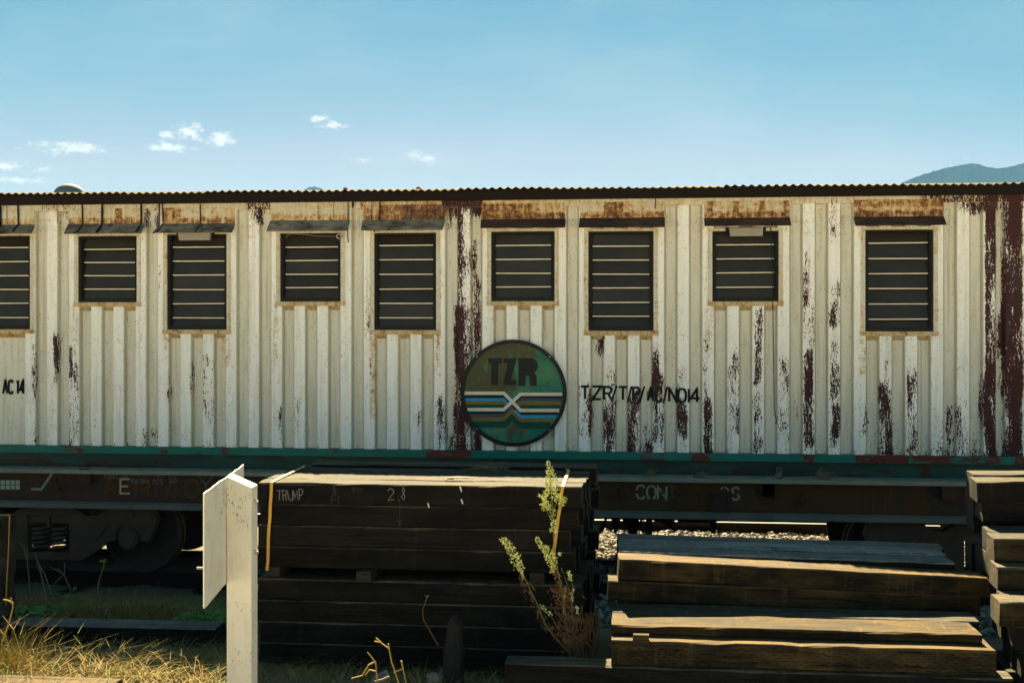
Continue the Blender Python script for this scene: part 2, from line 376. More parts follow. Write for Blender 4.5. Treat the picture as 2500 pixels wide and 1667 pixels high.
# ------------------------------------------------------------------ mesh helpers
class MB:
    def __init__(s): s.v = []; s.f = []; s.mi = []; s.at = {}
    def quad(s, a, b, c, d, mi=0):
        i = len(s.v); s.v += [tuple(a), tuple(b), tuple(c), tuple(d)]; s.f.append((i, i+1, i+2, i+3)); s.mi.append(mi)
    def box(s, x0, x1, y0, y1, z0, z1, mi=0):
        i = len(s.v)
        s.v += [(x0, y0, z0), (x1, y0, z0), (x1, y1, z0), (x0, y1, z0), (x0, y0, z1), (x1, y0, z1), (x1, y1, z1), (x0, y1, z1)]
        for q in ((0, 3, 2, 1), (4, 5, 6, 7), (0, 1, 5, 4), (1, 2, 6, 5), (2, 3, 7, 6), (3, 0, 4, 7)):
            s.f.append(tuple(i+k for k in q)); s.mi.append(mi)
    def prism(s, pts, y0, y1, mi=0):
        "polygon in x,z extruded along y"
        i = len(s.v); n = len(pts)
        s.v += [(p[0], y0, p[1]) for p in pts]+[(p[0], y1, p[1]) for p in pts]
        s.f.append(tuple(range(i, i+n))); s.mi.append(mi)
        s.f.append(tuple(range(i+2*n-1, i+n-1, -1))); s.mi.append(mi)
        for k in range(n):
            j = (k+1) % n
            s.f.append((i+k, i+n+k, i+n+j, i+j)); s.mi.append(mi)
    def tube(s, pts, r, seg=6, mi=0):
        pts = [Vector(p) for p in pts]; n = len(pts); base = len(s.v)
        rs = r if isinstance(r, (list, tuple)) else [r]*n
        for k, p in enumerate(pts):
            d = (pts[min(k+1, n-1)]-pts[max(k-1, 0)]).normalized()
            a = d.cross(Vector((0, 0, 1)) if abs(d.z) < .9 else Vector((1, 0, 0))).normalized(); b_ = d.cross(a)
            for q in range(seg):
                an = 2*math.pi*q/seg
                s.v.append(tuple(p+(a*math.cos(an)+b_*math.sin(an))*rs[k]))
        for k in range(n-1):
            for q in range(seg):
                q2 = (q+1) % seg
                s.f.append((base+k*seg+q, base+k*seg+q2, base+(k+1)*seg+q2, base+(k+1)*seg+q)); s.mi.append(mi)
        s.f.append(tuple(base+q for q in range(seg))[::-1]); s.mi.append(mi)
        s.f.append(tuple(base+(n-1)*seg+q for q in range(seg))); s.mi.append(mi)
    def cyl_y(s, x, z, r, y0, y1, seg=32, mi=0, r2=None):
        i = len(s.v); r2 = r if r2 is None else r2
        for yy, rr in ((y0, r), (y1, r2)):
            s.v += [(x+rr*math.cos(2*math.pi*k/seg), yy, z+rr*math.sin(2*math.pi*k/seg)) for k in range(seg)]
        s.f.append(tuple(range(i, i+seg))); s.mi.append(mi)
        s.f.append(tuple(range(i+2*seg-1, i+seg-1, -1))); s.mi.append(mi)
        for k in range(seg):
            j = (k+1) % seg
            s.f.append((i+k, i+seg+k, i+seg+j, i+j)); s.mi.append(mi)
    def ring_y(s, x, z, r0, r1, y0, y1, seg=64, mi=0):
        i = len(s.v)
        for yy, rr in ((y0, r0), (y0, r1), (y1, r1), (y1, r0)):
            s.v += [(x+rr*math.cos(2*math.pi*k/seg), yy, z+rr*math.sin(2*math.pi*k/seg)) for k in range(seg)]
        for a in range(4):
            b_ = (a+1) % 4
            for k in range(seg):
                j = (k+1) % seg
                s.f.append((i+a*seg+k, i+b_*seg+k, i+b_*seg+j, i+a*seg+j)); s.mi.append(mi)
    def ribbon(s, pts, w, mi=0, fn=lambda x, z: 0, off=0):
        "flat stroke in x,z with mitred corners; y from fn"
        n = len(pts)
        if n < 2: return
        P = [Vector((p[0], p[1])) for p in pts]; base = len(s.v)
        for k in range(n):
            d1 = (P[k]-P[k-1]).normalized() if k else None
            d2 = (P[k+1]-P[k]).normalized() if k < n-1 else None
            d = (d1 or d2) if (d1 is None or d2 is None) else (d1+d2)
            if d.length < .3: d = d2
            d = d.normalized(); nn = Vector((-d.y, d.x)); sc = 1
            if d1 is not None and d2 is not None: sc = 1/max(.5, nn.dot(Vector((-d1.y, d1.x))))
            for sg in (1, -1):
                q = P[k]+nn*sg*w/2*sc
                s.v.append((q.x, fn(q.x, q.y)-off, q.y))
        for k in range(n-1):
            a = base+2*k
            s.f.append((a, a+2, a+3, a+1)); s.mi.append(mi)
    def build(s, name, mats, parent=None, smooth=False, attrs=None, fix=True):
        me = bpy.data.meshes.new(name); me.from_pydata(s.v, [], s.f)
        mats = mats if isinstance(mats, (list, tuple)) else [mats]
        for m in mats: me.materials.append(MATS[m])
        if any(s.mi): me.polygons.foreach_set('material_index', s.mi)
        if fix:
            bm = bmesh.new(); bm.from_mesh(me); bmesh.ops.recalc_face_normals(bm, faces=bm.faces); bm.to_mesh(me); bm.free()
        if smooth: me.polygons.foreach_set('use_smooth', [True]*len(me.polygons))
        if attrs:
            for k, vals in attrs.items():
                a = me.attributes.new(k, 'FLOAT', 'POINT'); a.data.foreach_set('value', vals)
        o = bpy.data.objects.new(name, me); COL.objects.link(o)
        if parent: o.parent = parent
        return o
def tag(o, label=None, cat=None, group=None, kind=None):
    if label: o['label'] = label
    if cat: o['category'] = cat
    if group: o['group'] = group
    if kind: o['kind'] = kind
    return o
def empty(name, loc, label, cat, group=None):
    o = bpy.data.objects.new(name, None); COL.objects.link(o); o.location = loc; o.empty_display_size = .1
    return tag(o, label, cat, group)
def reorigin(o, loc):
    "move a mesh object's origin to loc without moving its geometry"
    o.data.transform(Matrix.Translation(-Vector(loc))); o.location = loc
    return o

# ------------------------------------------------------------------ ground, hills
def sm(a, b, x):
    k = min(1, max(0, (x-a)/(b-a))); return k*k*(3-2*k)
def gz(x, y):
    z = -.10
    z += .10*(1-sm(7.3, 8.2, y))
    z += .14*(1-sm(6.7, 7.75, y))*(1-sm(-3.0, -2.1, x))
    z += .04*(1-sm(6.2, 7.2, y))
    z -= .30*sm(8.9, 10.9, y)
    z += .10*sm(12.2, 13.2, y)*(1-sm(14.2, 15.2, y))
    if abs(x) < 14 and y < 18: z += .03*noise.noise(Vector((x*1.7, y*1.7, 0)))+.012*noise.noise(Vector((x*7, y*7, 3)))
    return z
b = MB()
xs = [-4300, -3000, -1500, -500, -150, -60, -30, -20, -14]+[-13+.16*i for i in range(150)]+[14, 20, 30, 60, 150, 500, 1500, 3000, 4300]
ys = [-4300, -2500, -600, -120, -30, -10, -3, 0, 2, 4]+[5+.12*i for i in range(108)]+[19, 22, 30, 60, 150, 500, 1500, 3000, 4300]
nx = len(xs)
for y in ys:
    for x in xs: b.v.append((x, y, gz(x, y)))
for j in range(len(ys)-1):
    for i in range(nx-1):
        a = j*nx+i; b.f.append((a, a+1, a+1+nx, a+nx)); b.mi.append(0)
tag(b.build('ground', 'dirt', smooth=True, fix=False), kind='structure')

def hill(pts, Z, depth, seed):
    "ridge profile in pixels at camera distance Z"
    b = MB(); n = 420; rows = 27
    x0, x1 = pts[0][0], pts[-1][0]
    for j in range(rows):
        v = j/(rows-1)                        # 0 front foot, .5 crest, 1 back foot
        for i in range(n):
            px = x0+(x1-x0)*i/(n-1)
            for (a, ya), (c, yc) in zip(pts, pts[1:]):
                if a <= px <= c: py = ya+(yc-ya)*(px-a)/(c-a); break
            crest = (HOR-py)/F*Z+EYE
            prof = 1-abs(2*v-1)
            zz = Z+depth*(v-.5)*2
            P = PZ(px, HOR, zz)
            h = crest*prof
            h += noise.fractal(Vector((P.x*.012, P.y*.012, seed)), .8, 2.1, 4)*crest*.012*(1 if prof > .1 else 0)
            if prof > .2: h += max(0, noise.noise(Vector((P.x*.1, P.y*.1, seed+5))))*Z*.0011
            b.v.append((P.x, P.y, h-3))
    for j in range(rows-1):
        for i in range(n-1):
            a = j*n+i; b.f.append((a, a+1, a+1+n, a+n)); b.mi.append(0)
    return b.build('hill', 'hill_green', fix=False)
tag(hill([(1300, 778), (1800, 640), (2090, 500), (2150, 468), (2195, 446), (2235, 429), (2270, 419), (2310, 408), (2345, 400), (2375, 395.5), (2405, 402), (2435, 407), (2462, 405), (2500, 396), (2580, 378), (2700, 396), (2900, 470), (3300, 640), (3800, 778)], 3000, 290, 1), kind='structure')
tag(hill([(-100, 778), (350, 640), (560, 528), (680, 478), (735, 464), (752, 457), (765, 454.5), (780, 457), (800, 467), (860, 492), (1000, 560), (1400, 700), (1700, 778)], 3300, 240, 9), kind='structure')
mast_lab = ('thin radio mast lowest down the hill on its left shoulder', 'second radio mast from the left on the hazy hill', 'short radio mast between two taller ones on the hill',
            'tallest radio mast standing left of the wooded summit', 'radio mast rising from the wooded summit knob', 'radio mast on the slope right of the summit')
for (px, y0, y1), lab in zip(((2312.5, 410, 394), (2328, 406, 386), (2336, 405, 392), (2344, 402, 376), (2373, 397, 377), (2390, 399, 385)), mast_lab):
    p0 = PZ(px, y0+2, 3000); p1 = PZ(px, y1, 3000); b = MB()
    for dx in (-.5, .5): b.tube([(p0.x+dx*1.3, p0.y, p0.z), (p0.x+dx*.3, p0.y, p1.z)], .11, 4)
    k = 6
    for i in range(k):
        z = p0.z+(p1.z-p0.z)*i/k; b.box(p0.x-.6, p0.x+.6, p0.y-.1, p0.y+.1, z, z+.25)
    o = b.build('radio_mast', 'mast_steel'); reorigin(o, p0)
    tag(o, lab, 'radio mast', 'masts on the hill')

# haze box round everything
b = MB(); b.box(-4400, 4400, -4400, 4400, -5.5, 430)
hz = b.build('haze', 'dirt')
hm = bpy.data.materials.new('haze'); hm.use_nodes = True
for n in list(hm.node_tree.nodes):
    if n.type == 'BSDF_PRINCIPLED': hm.node_tree.nodes.remove(n)
pv = hm.node_tree.nodes.new('ShaderNodeVolumePrincipled'); pv.inputs['Color'].default_value = (.22, .52, .95, 1); pv.inputs['Density'].default_value = .00009
hm.node_tree.links.new(pv.outputs[0], hm.node_tree.nodes['Material Output'].inputs['Volume'])
hz.data.materials.clear(); hz.data.materials.append(hm)
tag(hz, kind='stuff')

# solid dome modelled for a pale blur behind the roof
p = PZ(169, 520, 40); r = 36/F*40
b = MB(); seg = 32; zt = 2.3+(782-449)/F*40; zs = zt-.36
prof = [(r, gz(p.x, p.y)), (r, zs)]+[(r*math.cos(a), zs+.36*math.sin(a)) for a in [i*math.pi/16 for i in range(1, 8)]]
for rr, z in prof:
    for k in range(seg): b.v.append((p.x+rr*math.cos(2*math.pi*k/seg), p.y+rr*math.sin(2*math.pi*k/seg), z))
for j in range(len(prof)-1):
    for k in range(seg): b.f.append((j*seg+k, j*seg+(k+1) % seg, (j+1)*seg+(k+1) % seg, (j+1)*seg+k)); b.mi.append(0)
b.f.append(tuple((len(prof)-1)*seg+k for k in range(seg))); b.mi.append(0)
o = b.build('pale_dome', 'dome_pale', smooth=True); reorigin(o, (p.x, p.y, gz(p.x, p.y)))
tag(o, 'pale dome shape showing above the corrugated roof at far left', 'water tank')  # tank by category only; a dome modelled for a pale blur

# ------------------------------------------------------------------ tracks and ballast
def track(name_lab, ya, yb, head='rail_head'):
    root = empty('railway_track', (0, (ya+yb)/2, -.4), name_lab, 'railway track')
    for y in (ya, yb):
        b = MB()
        b.box(-16, 14, y-.055, y+.055, -.40, -.385); b.box(-16, 14, y-.009, y+.009, -.384, -.29)
        b.box(-16, 14, y-.034, y+.034, -.289, -.2535); b.box(-16, 14, y-.030, y+.030, -.253, -.25, 1)
        o = b.build('rail', ['rail_side', head], root); o.matrix_parent_inverse = root.matrix_basis.inverted()
    for i in range(44):
        b = MB(); x = -15.6+i*.66; b.box(x-.11, x+.11, ya-.5, yb+.5, -.52, -.405)
        o = b.build('sleeper', 'creosote_side', root); o.matrix_parent_inverse = root.matrix_basis.inverted()
    return root
track('railway track carrying the flat wagon', 11.80, 12.92, 'rail_side')
track('second railway track with a shining rail glimpsed under the wagon', 15.5, 16.6)
b = MB(); ico = []
t_ = (1+5**.5)/2
iv = [(-1, t_, 0), (1, t_, 0), (-1, -t_, 0), (1, -t_, 0), (0, -1, t_), (0, 1, t_), (0, -1, -t_), (0, 1, -t_), (t_, 0, -1), (t_, 0, 1), (-t_, 0, -1), (-t_, 0, 1)]
iff = [(0, 11, 5), (0, 5, 1), (0, 1, 7), (0, 7, 10), (0, 10, 11), (1, 5, 9), (5, 11, 4), (11, 10, 2), (10, 7, 6), (7, 1, 8), (3, 9, 4), (3, 4, 2), (3, 2, 6), (3, 6, 8), (3, 8, 9), (4, 9, 5), (2, 4, 11), (6, 2, 10), (8, 6, 7), (9, 8, 1)]
def stone(b, x, y, z, s):
    rot = Matrix.Rotation(rnd.uniform(0, 6.3), 3, Vector((rnd.gauss(0, 1), rnd.gauss(0, 1), rnd.gauss(0, 1))).normalized())
    sx, sy, sz = s*rnd.uniform(.7, 1.3), s*rnd.uniform(.6, 1.1), s*rnd.uniform(.35, .75)
    i = len(b.v)
    for v in iv:
        q = rot @ Vector((v[0]*sx*rnd.uniform(.7, 1.15), v[1]*sy*rnd.uniform(.7, 1.15), v[2]*sz*rnd.uniform(.7, 1.15)))*.53
        b.v.append((x+q.x, y+q.y, z+q.z))
    for f_ in iff: b.f.append(tuple(i+k for k in f_)); b.mi.append(0)
for _ in range(13000):
    x = rnd.uniform(-1.6, 4.2); y = rnd.uniform(10.6, 15.4)
    if y < 12.4 and rnd.random() < .5: continue
    s = rnd.uniform(.02, .052)
    stone(b, x, y, gz(x, y)+rnd.uniform(.0, .035), s)
for _ in range(60):
    x = rnd.uniform(-6.5, -1.6); y = rnd.uniform(10.8, 14)
    stone(b, x, y, gz(x, y)+.01, rnd.uniform(.02, .04))
tag(b.build('ballast_stones', 'ballast', fix=False), 'pale crushed stone ballast between the tracks', 'ballast', kind='stuff')

# ------------------------------------------------------------------ cabin (camp coach body)
DR = 11.58            # ridge plane of the corrugated wall
DEP = .050
XL, XR = -9.2, 6.0
ZB, ZT = 1.045, 3.395  # corrugated zone
A0, PA, B0, PB = -5.955, .2319, -1.071, .2337
RW, SL = .104, .022
prof = [(XL, 1)]
def ridge(x0, w=RW):
    prof.extend([(x0-SL, 1), (x0, 0), (x0+w, 0), (x0+w+SL, 1)])
for k in range(-13, 0):
    if k in (-2, -3, -4): continue           # flat panel at the left edge of the picture
    ridge(A0+k*PA)
for k in range(0, 18): ridge(A0+k*PA)
ridge(-1.775, .115)
for k in range(-2, 19): ridge(B0+k*PB)
ridge(3.335, .19)
for k in range(0, 10): ridge(3.64+k*PB)
prof.append((XR, 1))
prof.sort()
def depth(x):
    for (a, da), (c, dc) in zip(prof, prof[1:]):
        if a <= x <= c:
            return 0 if c == a and da == 0 else (da+(dc-da)*(x-a)/(c-a) if c > a else da)
    return 1
def wy(x, z=0): return DR+DEP*depth(x)

# windows: outer dark frame rect in pixels, louvre line ys
WINS = [
 (-88, 74, 576, 804, (602.6, 637.4, 671.7, 705.2, 739.2, 774)),
 (191, 334.3, 576, 738, (606.9, 639.3, 671.7, 704.4)),
 (408, 553.7, 571.8, 804.8, (601.5, 635.8, 669.8, 705.7, 740, 774.8)),
 (684, 832, 569.4, 736.3, (601.5, 634.2, 668, 700.6)),
 (913.5, 1065.1, 568.6, 805.7, (597.2, 632.3, 668, 704.1, 739.2, 774.6)),
 (1199, 1354.2, 565, 735.5, (597.2, 631.3, 665.6, 699)),
 (1436.2, 1595.6, 564.6, 807.8, (599.1, 633.1, 667.7, 701.4, 737, 770.8)),
 (1739, 1901, 564, 736, (595.6, 630, 664.2, 699.6)),
 (2112.2, 2279, 560.6, 809.1, (591.2, 629.5, 666.2, 702.9, 740.6, 777.9))]
WR = []
for (a, c, y0, y1, ls) in WINS:
    x0, z1 = W(a, y0, DR).x, W((a+c)/2, y0, DR).z
    x1, z0 = W(c, y1, DR).x, W((a+c)/2, y1, DR).z
    WR.append((x0, x1, z0, z1, [W((a+c)/2, l, DR).z for l in ls]))
TR, TRT, SILL = .040, .028, .042

PEEL = [  # x0,x1,y0,y1 in pixels, strength
 (1108, 1147, 760, 1104, .84), (1118, 1150, 495, 760, .62), (1118, 1150, 620, 700, .55), (1150, 1160, 600, 860, .55), (1163, 1174, 700, 870, .6),
 (1090, 1102, 525, 568, .6), (1080, 1180, 488, 506, .75), (1155, 1175, 990, 1104, .65), (1068, 1090, 983, 1100, .5), (1021, 1031, 1010, 1060, .55),
 (890, 904, 690, 810, .52), (1066, 1076, 670, 800, .42),
 (2408, 2432, 480, 1108, .84), (2451, 2497, 480, 1108, .88), (2436, 2447, 780, 860, .6), (2270, 2500, 480, 498, .6),
 (1414, 1444, 950, 1060, .46), (1436, 1444, 965, 1055, .75), (1474, 1504, 925, 1106, .56), (1474, 1504, 985, 1060, .68), (1534, 1563, 970, 1100, .72),
 (1570, 1583, 970, 1095, .40), (1594, 1607, 855, 1106, .66), (1612, 1624, 930, 1106, .56), (1596, 1606, 975, 1060, .85), (1654, 1678, 990, 1050, .78), (1654, 1680, 910, 1095, .42),
 (1718, 1736, 990, 1108, .74), (1720, 1728, 830, 990, .52), (1776, 1806, 868, 1085, .46), (1778, 1804, 1000, 1045, .72), (1842, 1860, 770, 925, .72), (1839, 1862, 970, 1085, .60),
 (1902, 1928, 890, 1105, .5), (1902, 1916, 1010, 1050, .7), (1940, 1947, 925, 1005, .45), (1963, 1984, 870, 1075, .80), (1960, 1988, 670, 830, .48), (1963, 1974, 690, 740, .7), (1966, 1974, 630, 760, .5), (1963, 1990, 1075, 1100, .48),
 (2022, 2048, 494, 565, .42), (2024, 2050, 700, 780, .60), (2030, 2052, 850, 1075, .50), (2034, 2052, 1005, 1050, .85), (2088, 2118, 1000, 1055, .45), (2147, 2180, 960, 1112, .78), (2160, 2180, 890, 980, .5),
 (2213, 2240, 915, 1112, .56), (2214, 2226, 930, 980, .75), (2285, 2306, 1040, 1115, .52), (2312, 2330, 1010, 1055, .62), (2312, 2340, 1080, 1118, .6), (2338, 2370, 990, 1116, .50), (2336, 2344, 1000, 1060, .75), (2376, 2394, 890, 1110, .40),
 (2395, 2412, 930, 1110, .56), (2432, 2450, 900, 1110, .35),
 (131, 142, 835, 930, .68), (80, 87, 855, 1075, .52), (166, 176, 860, 910, .7), (167, 192, 900, 1090, .5), (149, 164, 833, 874, .45), (405, 415, 878, 960, .55), (466, 471, 880, 1000, .45), (495, 521, 880, 1090, .44), (556, 562, 880, 960, .4),
 (386, 394, 660, 740, .45), (350, 385, 1065, 1092, .52), (130, 146, 545, 700, .35), (720, 730, 975, 1040, .55), (682, 688, 1010, 1070, .5), (748, 756, 560, 780, .3), (740, 744, 960, 1070, .4),
 (105, 190, 488, 512, .38), (350, 362, 515, 545, .68), (372, 380, 515, 535, .55), (600, 660, 488, 515, .55), (627, 641, 510, 530, .8), (1600, 1610, 480, 520, .35), (1418, 1424, 845, 905, .5), (1716, 1722, 860, 900, .5), (2250, 2300, 480, 500, .5),
 (1455, 1475, 829, 850, .55), (1100, 1175, 1085, 1108, .6), (1560, 1600, 1095, 1112, .6), (2180, 2440, 1104, 1120, .45),
]
PR = []
for a, c, y0, y1, s in PEEL:
    PR.append((W(a, 800, DR).x, W(c, 800, DR).x, W((a+c)/2, y1, DR).z, W((a+c)/2, y0, DR).z, s))
RUST = [(551, 556, 571, 800, .75), (401, 412, 780, 830, .5), (905, 916, 805, 1000, .42), (1062, 1075, 805, 900, .4), (1595, 1604, 700, 800, .45), (1728, 1740, 740, 860, .25), (668, 676, 740, 860, .3), (180, 186, 750, 860, .3), (2098, 2112, 810, 900, .35), (540, 560, 810, 880, .35), (1200, 1208, 745, 800, .3),
        (880, 1090, 485, 510, .45), (1180, 1390, 485, 500, .42), (2460, 2500, 600, 1110, .25)]
RR = [(W(a, 800, DR).x, W(c, 800, DR).x, W((a+c)/2, y1, DR).z, W((a+c)/2, y0, DR).z, s) for a, c, y0, y1, s in RUST]
def field(lst, x, z, sx=.012, sz=.05):
    best = 0
    for x0, x1, z0, z1, s in lst:
        dx = max(x0-x, x-x1, 0)/sx; dz = max(z0-z, z-z1, 0)/sz
        if dx < 1 and dz < 1:
            best = max(best, s*(1-dx)*(1-dz*dz))
    return best

cab = empty('camp_coach', (-1.5, 12.8, .98), 'long rusting cream corrugated cabin with louvred windows standing on the flat wagon', 'train carriage')
def cpart(b, name, mats, parent=cab, **kw):
    o = b.build(name, mats, parent, **kw)
    if parent is cab: o.matrix_parent_inverse = Matrix.Translation(-Vector(cab.location))
    return o

bx = set()
for (a, _), (c, _) in zip(prof, prof[1:]):
    n = max(1, round((c-a)/.026))
    for i in range(n+1): bx.add(round(a+(c-a)*i/n, 5))
for x0, x1, *_ in WR: bx.add(round(x0-TR+.004, 5)); bx.add(round(x1+TR-.004, 5))
bx = sorted(bx); bx = [bx[0]]+[b_ for a, b_ in zip(bx, bx[1:]) if b_-a > .0004]
zsl = [ZB+(ZT-ZB)*i/84 for i in range(85)]
b = MB(); pe = []; rc = []; ru = []; idx = {}
holes = [(x0-TR+.004, x1+TR-.004, z0-SILL+.012, z1+TRT-.004) for x0, x1, z0, z1, _ in WR]
zall = sorted(set([round(z, 5) for z in zsl]+[round(h[2], 5) for h in holes]+[round(h[3], 5) for h in holes]))
def vtx(x, z):
    k = (x, z)
    if k in idx: return idx[k]
    d = depth(x)
    dent = .0035*noise.noise(Vector((x*2.3, z*2.1, 1)))+.002*noise.noise(Vector((x*9, z*5, 4)))
    if z-ZB < .05 or ZT-z < .05: dent = 0
    b.v.append((x, DR+DEP*d+dent, z)); idx[k] = len(b.v)-1
    edge = .17 if 0 < d < 1 or (d == 0 and min(depth(x-.02), depth(x+.02)) != max(depth(x-.02), depth(x+.02))) else .07
    low = .14*(1-sm(1.05, 1.9, z))*sm(-1, 3, x)
    fv = field(PR, x, z, .022, .13)
    if .1 < fv: fv += -.12+(.40 if fv < .93 else .12)*noise.noise(Vector((x*11, z*2.6, 9)))+.12*noise.noise(Vector((x*30, z*9, 2)))
    pe.append(max(fv, edge+low+(.12 if z-ZB < .03 else 0)))
    rc.append(d); ru.append(max(field(RR, x, z, .02, .12), .14 if z > ZT-.3 else .02))
    return idx[k]
for i in range(len(bx)-1):
    xa, xb = bx[i], bx[i+1]; xm = (xa+xb)/2
    hs = [h for h in holes if h[0] < xm < h[1]]
    for j in range(len(zall)-1):
        za, zb = zall[j], zall[j+1]; zm = (za+zb)/2
        if any(h[2] < zm < h[3] for h in hs): continue
        b.f.append((vtx(xa, za), vtx(xb, za), vtx(xb, zb), vtx(xa, zb))); b.mi.append(0)
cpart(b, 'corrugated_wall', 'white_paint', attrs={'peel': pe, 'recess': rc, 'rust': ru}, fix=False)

# header rail above the corrugations (closes their tops)
def attr_box(x0, x1, y0, y1, z0, z1, nx, nz, lst_p, lst_r, basep=.1, baser=.1):
    "box with a finely divided front face carrying the wear attributes"
    b = MB(); p_, r_ = [], []
    for j in range(nz+1):
        for i in range(nx+1):
            x = x0+(x1-x0)*i/nx; z = z0+(z1-z0)*j/nz
            b.v.append((x, y0, z)); p_.append(max(basep, field(lst_p, x, z))); r_.append(max(baser, field(lst_r, x, z)))
    for j in range(nz):
        for i in range(nx):
            a = j*(nx+1)+i; b.f.append((a, a+1, a+nx+2, a+nx+1)); b.mi.append(0)
    i0 = len(b.v); b.box(x0, x1, y0, y1, z0, z1); p_ += [basep]*8; r_ += [baser]*8
    b.f.pop(-4); b.mi.pop(-4)
    return b, p_, r_
b, p_, r_ = attr_box(XL, XR, DR-.003, DR+.3, ZT, 3.52, 600, 4, PR, RR, .26, .24)
cpart(b, 'top_rail', 'white_paint', attrs={'peel': p_, 'recess': [.2]*len(p_), 'rust': r_}, fix=False)
# joint seam of the two cabin boxes and body shell behind the wall
b = MB(); b.box(XL, XR, DR+.30, DR+2.42, 3.44, 3.48); b.box(XL, XR, DR+2.36, DR+2.42, 1.0, 3.44); b.box(XL, XR, DR+.06, DR+2.36, .99, 1.03)
b.box(XL-.05, XL, DR, DR+2.42, .98, 3.5); b.box(XR, XR+.05, DR, DR+2.42, .98, 3.5)
cpart(b, 'cabin_shell', 'dark_interior')

# windows
for wi, (x0, x1, z0, z1, ls) in enumerate(WR):
    b = MB(); y0 = DR-.007; y1 = DR+.05
    b.box(x0-TR, x0, y0, y1, z0, z1); b.box(x1, x1+TR, y0, y1, z0, z1)
    b.box(x0-TR, x1+TR, y0-.001, y1, z1, z1+TRT)
    n = len(b.v)
    win = cpart(b, 'window', 'white_paint', attrs={'peel': [.16]*n, 'recess': [.25]*n, 'rust': [.17+.14*rnd.random()]*n})
    b = MB(); b.box(x0-TR-.004, x1+TR+.004, y0-.006, y1, z0-SILL, z0)
    # sloping closers filling the recesses under the sill
    def hit(xa, xb):
        segs = []; inside = False; x = xa
        while x < xb:
            d = depth(x)
            if d > .05 and not inside: st = x; inside = True
            if (d <= .05 or x+.004 >= xb) and inside:
                segs.append((st, x)); inside = False
            x += .004
        return segs
    for sa, sb in hit(x0-TR, x1+TR):
        if sb-sa < .02: continue
        zt = z0-SILL-.0005; k = .018; w = min(SL, (sb-sa)/3)
        i = len(b.v)
        b.v += [(sa, DR-.001, zt), (sb, DR-.001, zt), (sb-w, DR+DEP-.001, zt-.042), (sa+w, DR+DEP-.001, zt-.042)]
        b.f.append((i, i+1, i+2, i+3)); b.mi.append(0)
    n = len(b.v)
    b.build('sill', 'white_paint', win, attrs={'peel': [.2]*n, 'recess': [.6]*n, 'rust': [.42]*n})
    fw = .026; b = MB(); ya, yb = DR+.014, DR+.075
    b.box(x0+.001, x0+fw, ya, yb, z0+.001, z1-.001); b.box(x1-fw, x1-.001, ya, yb, z0+.001, z1-.001)
    b.box(x0+fw, x1-fw, ya, yb, z0+.001, z0+fw+.01); b.box(x0+fw, x1-fw, ya, yb, z1-fw*.8, z1-.001)
    i2 = .012
    b.box(x0+fw, x0+fw+i2, ya+.025, yb, z0+fw+.01, z1-fw*.8); b.box(x1-fw-i2, x1-fw, ya+.025, yb, z0+fw+.01, z1-fw*.8)
    b.build('frame', 'window_frame', win)
    b = MB(); b.box(x0, x1, DR+.12, DR+.125, z0, z1); b.build('unlit_room_sheet', 'dark_interior', win)  # dark sheet painted for the unlit room behind the louvres
    edges = [z1-fw*.8]+list(ls)+[z0+fw+.01]
    xa, xb = x0+fw+i2+.001, x1-fw-i2-.001
    for k in range(len(edges)-1):
        zt, zb = edges[k], edges[k+1]
        lean = .030+rnd.uniform(-.013, .010); tk = .0095
        b = MB(); tilt = rnd.uniform(-.0015, .0015)
        i = len(b.v); last = k == len(edges)-2
        yo = DR+.047
        # blade leans outward at its foot; glint of the foot edge is painted pale
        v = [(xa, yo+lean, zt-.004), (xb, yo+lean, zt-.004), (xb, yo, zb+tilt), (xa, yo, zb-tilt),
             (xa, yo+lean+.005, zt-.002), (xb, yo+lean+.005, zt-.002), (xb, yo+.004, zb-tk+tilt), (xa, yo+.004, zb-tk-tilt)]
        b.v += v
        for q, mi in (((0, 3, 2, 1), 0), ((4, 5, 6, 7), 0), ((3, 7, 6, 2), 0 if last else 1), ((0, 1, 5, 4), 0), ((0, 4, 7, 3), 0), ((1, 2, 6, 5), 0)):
            b.f.append(tuple(i+z for z in q)); b.mi.append(mi)
        b.build('louvre', ['smoked_glass', 'louvre_glint'], win)

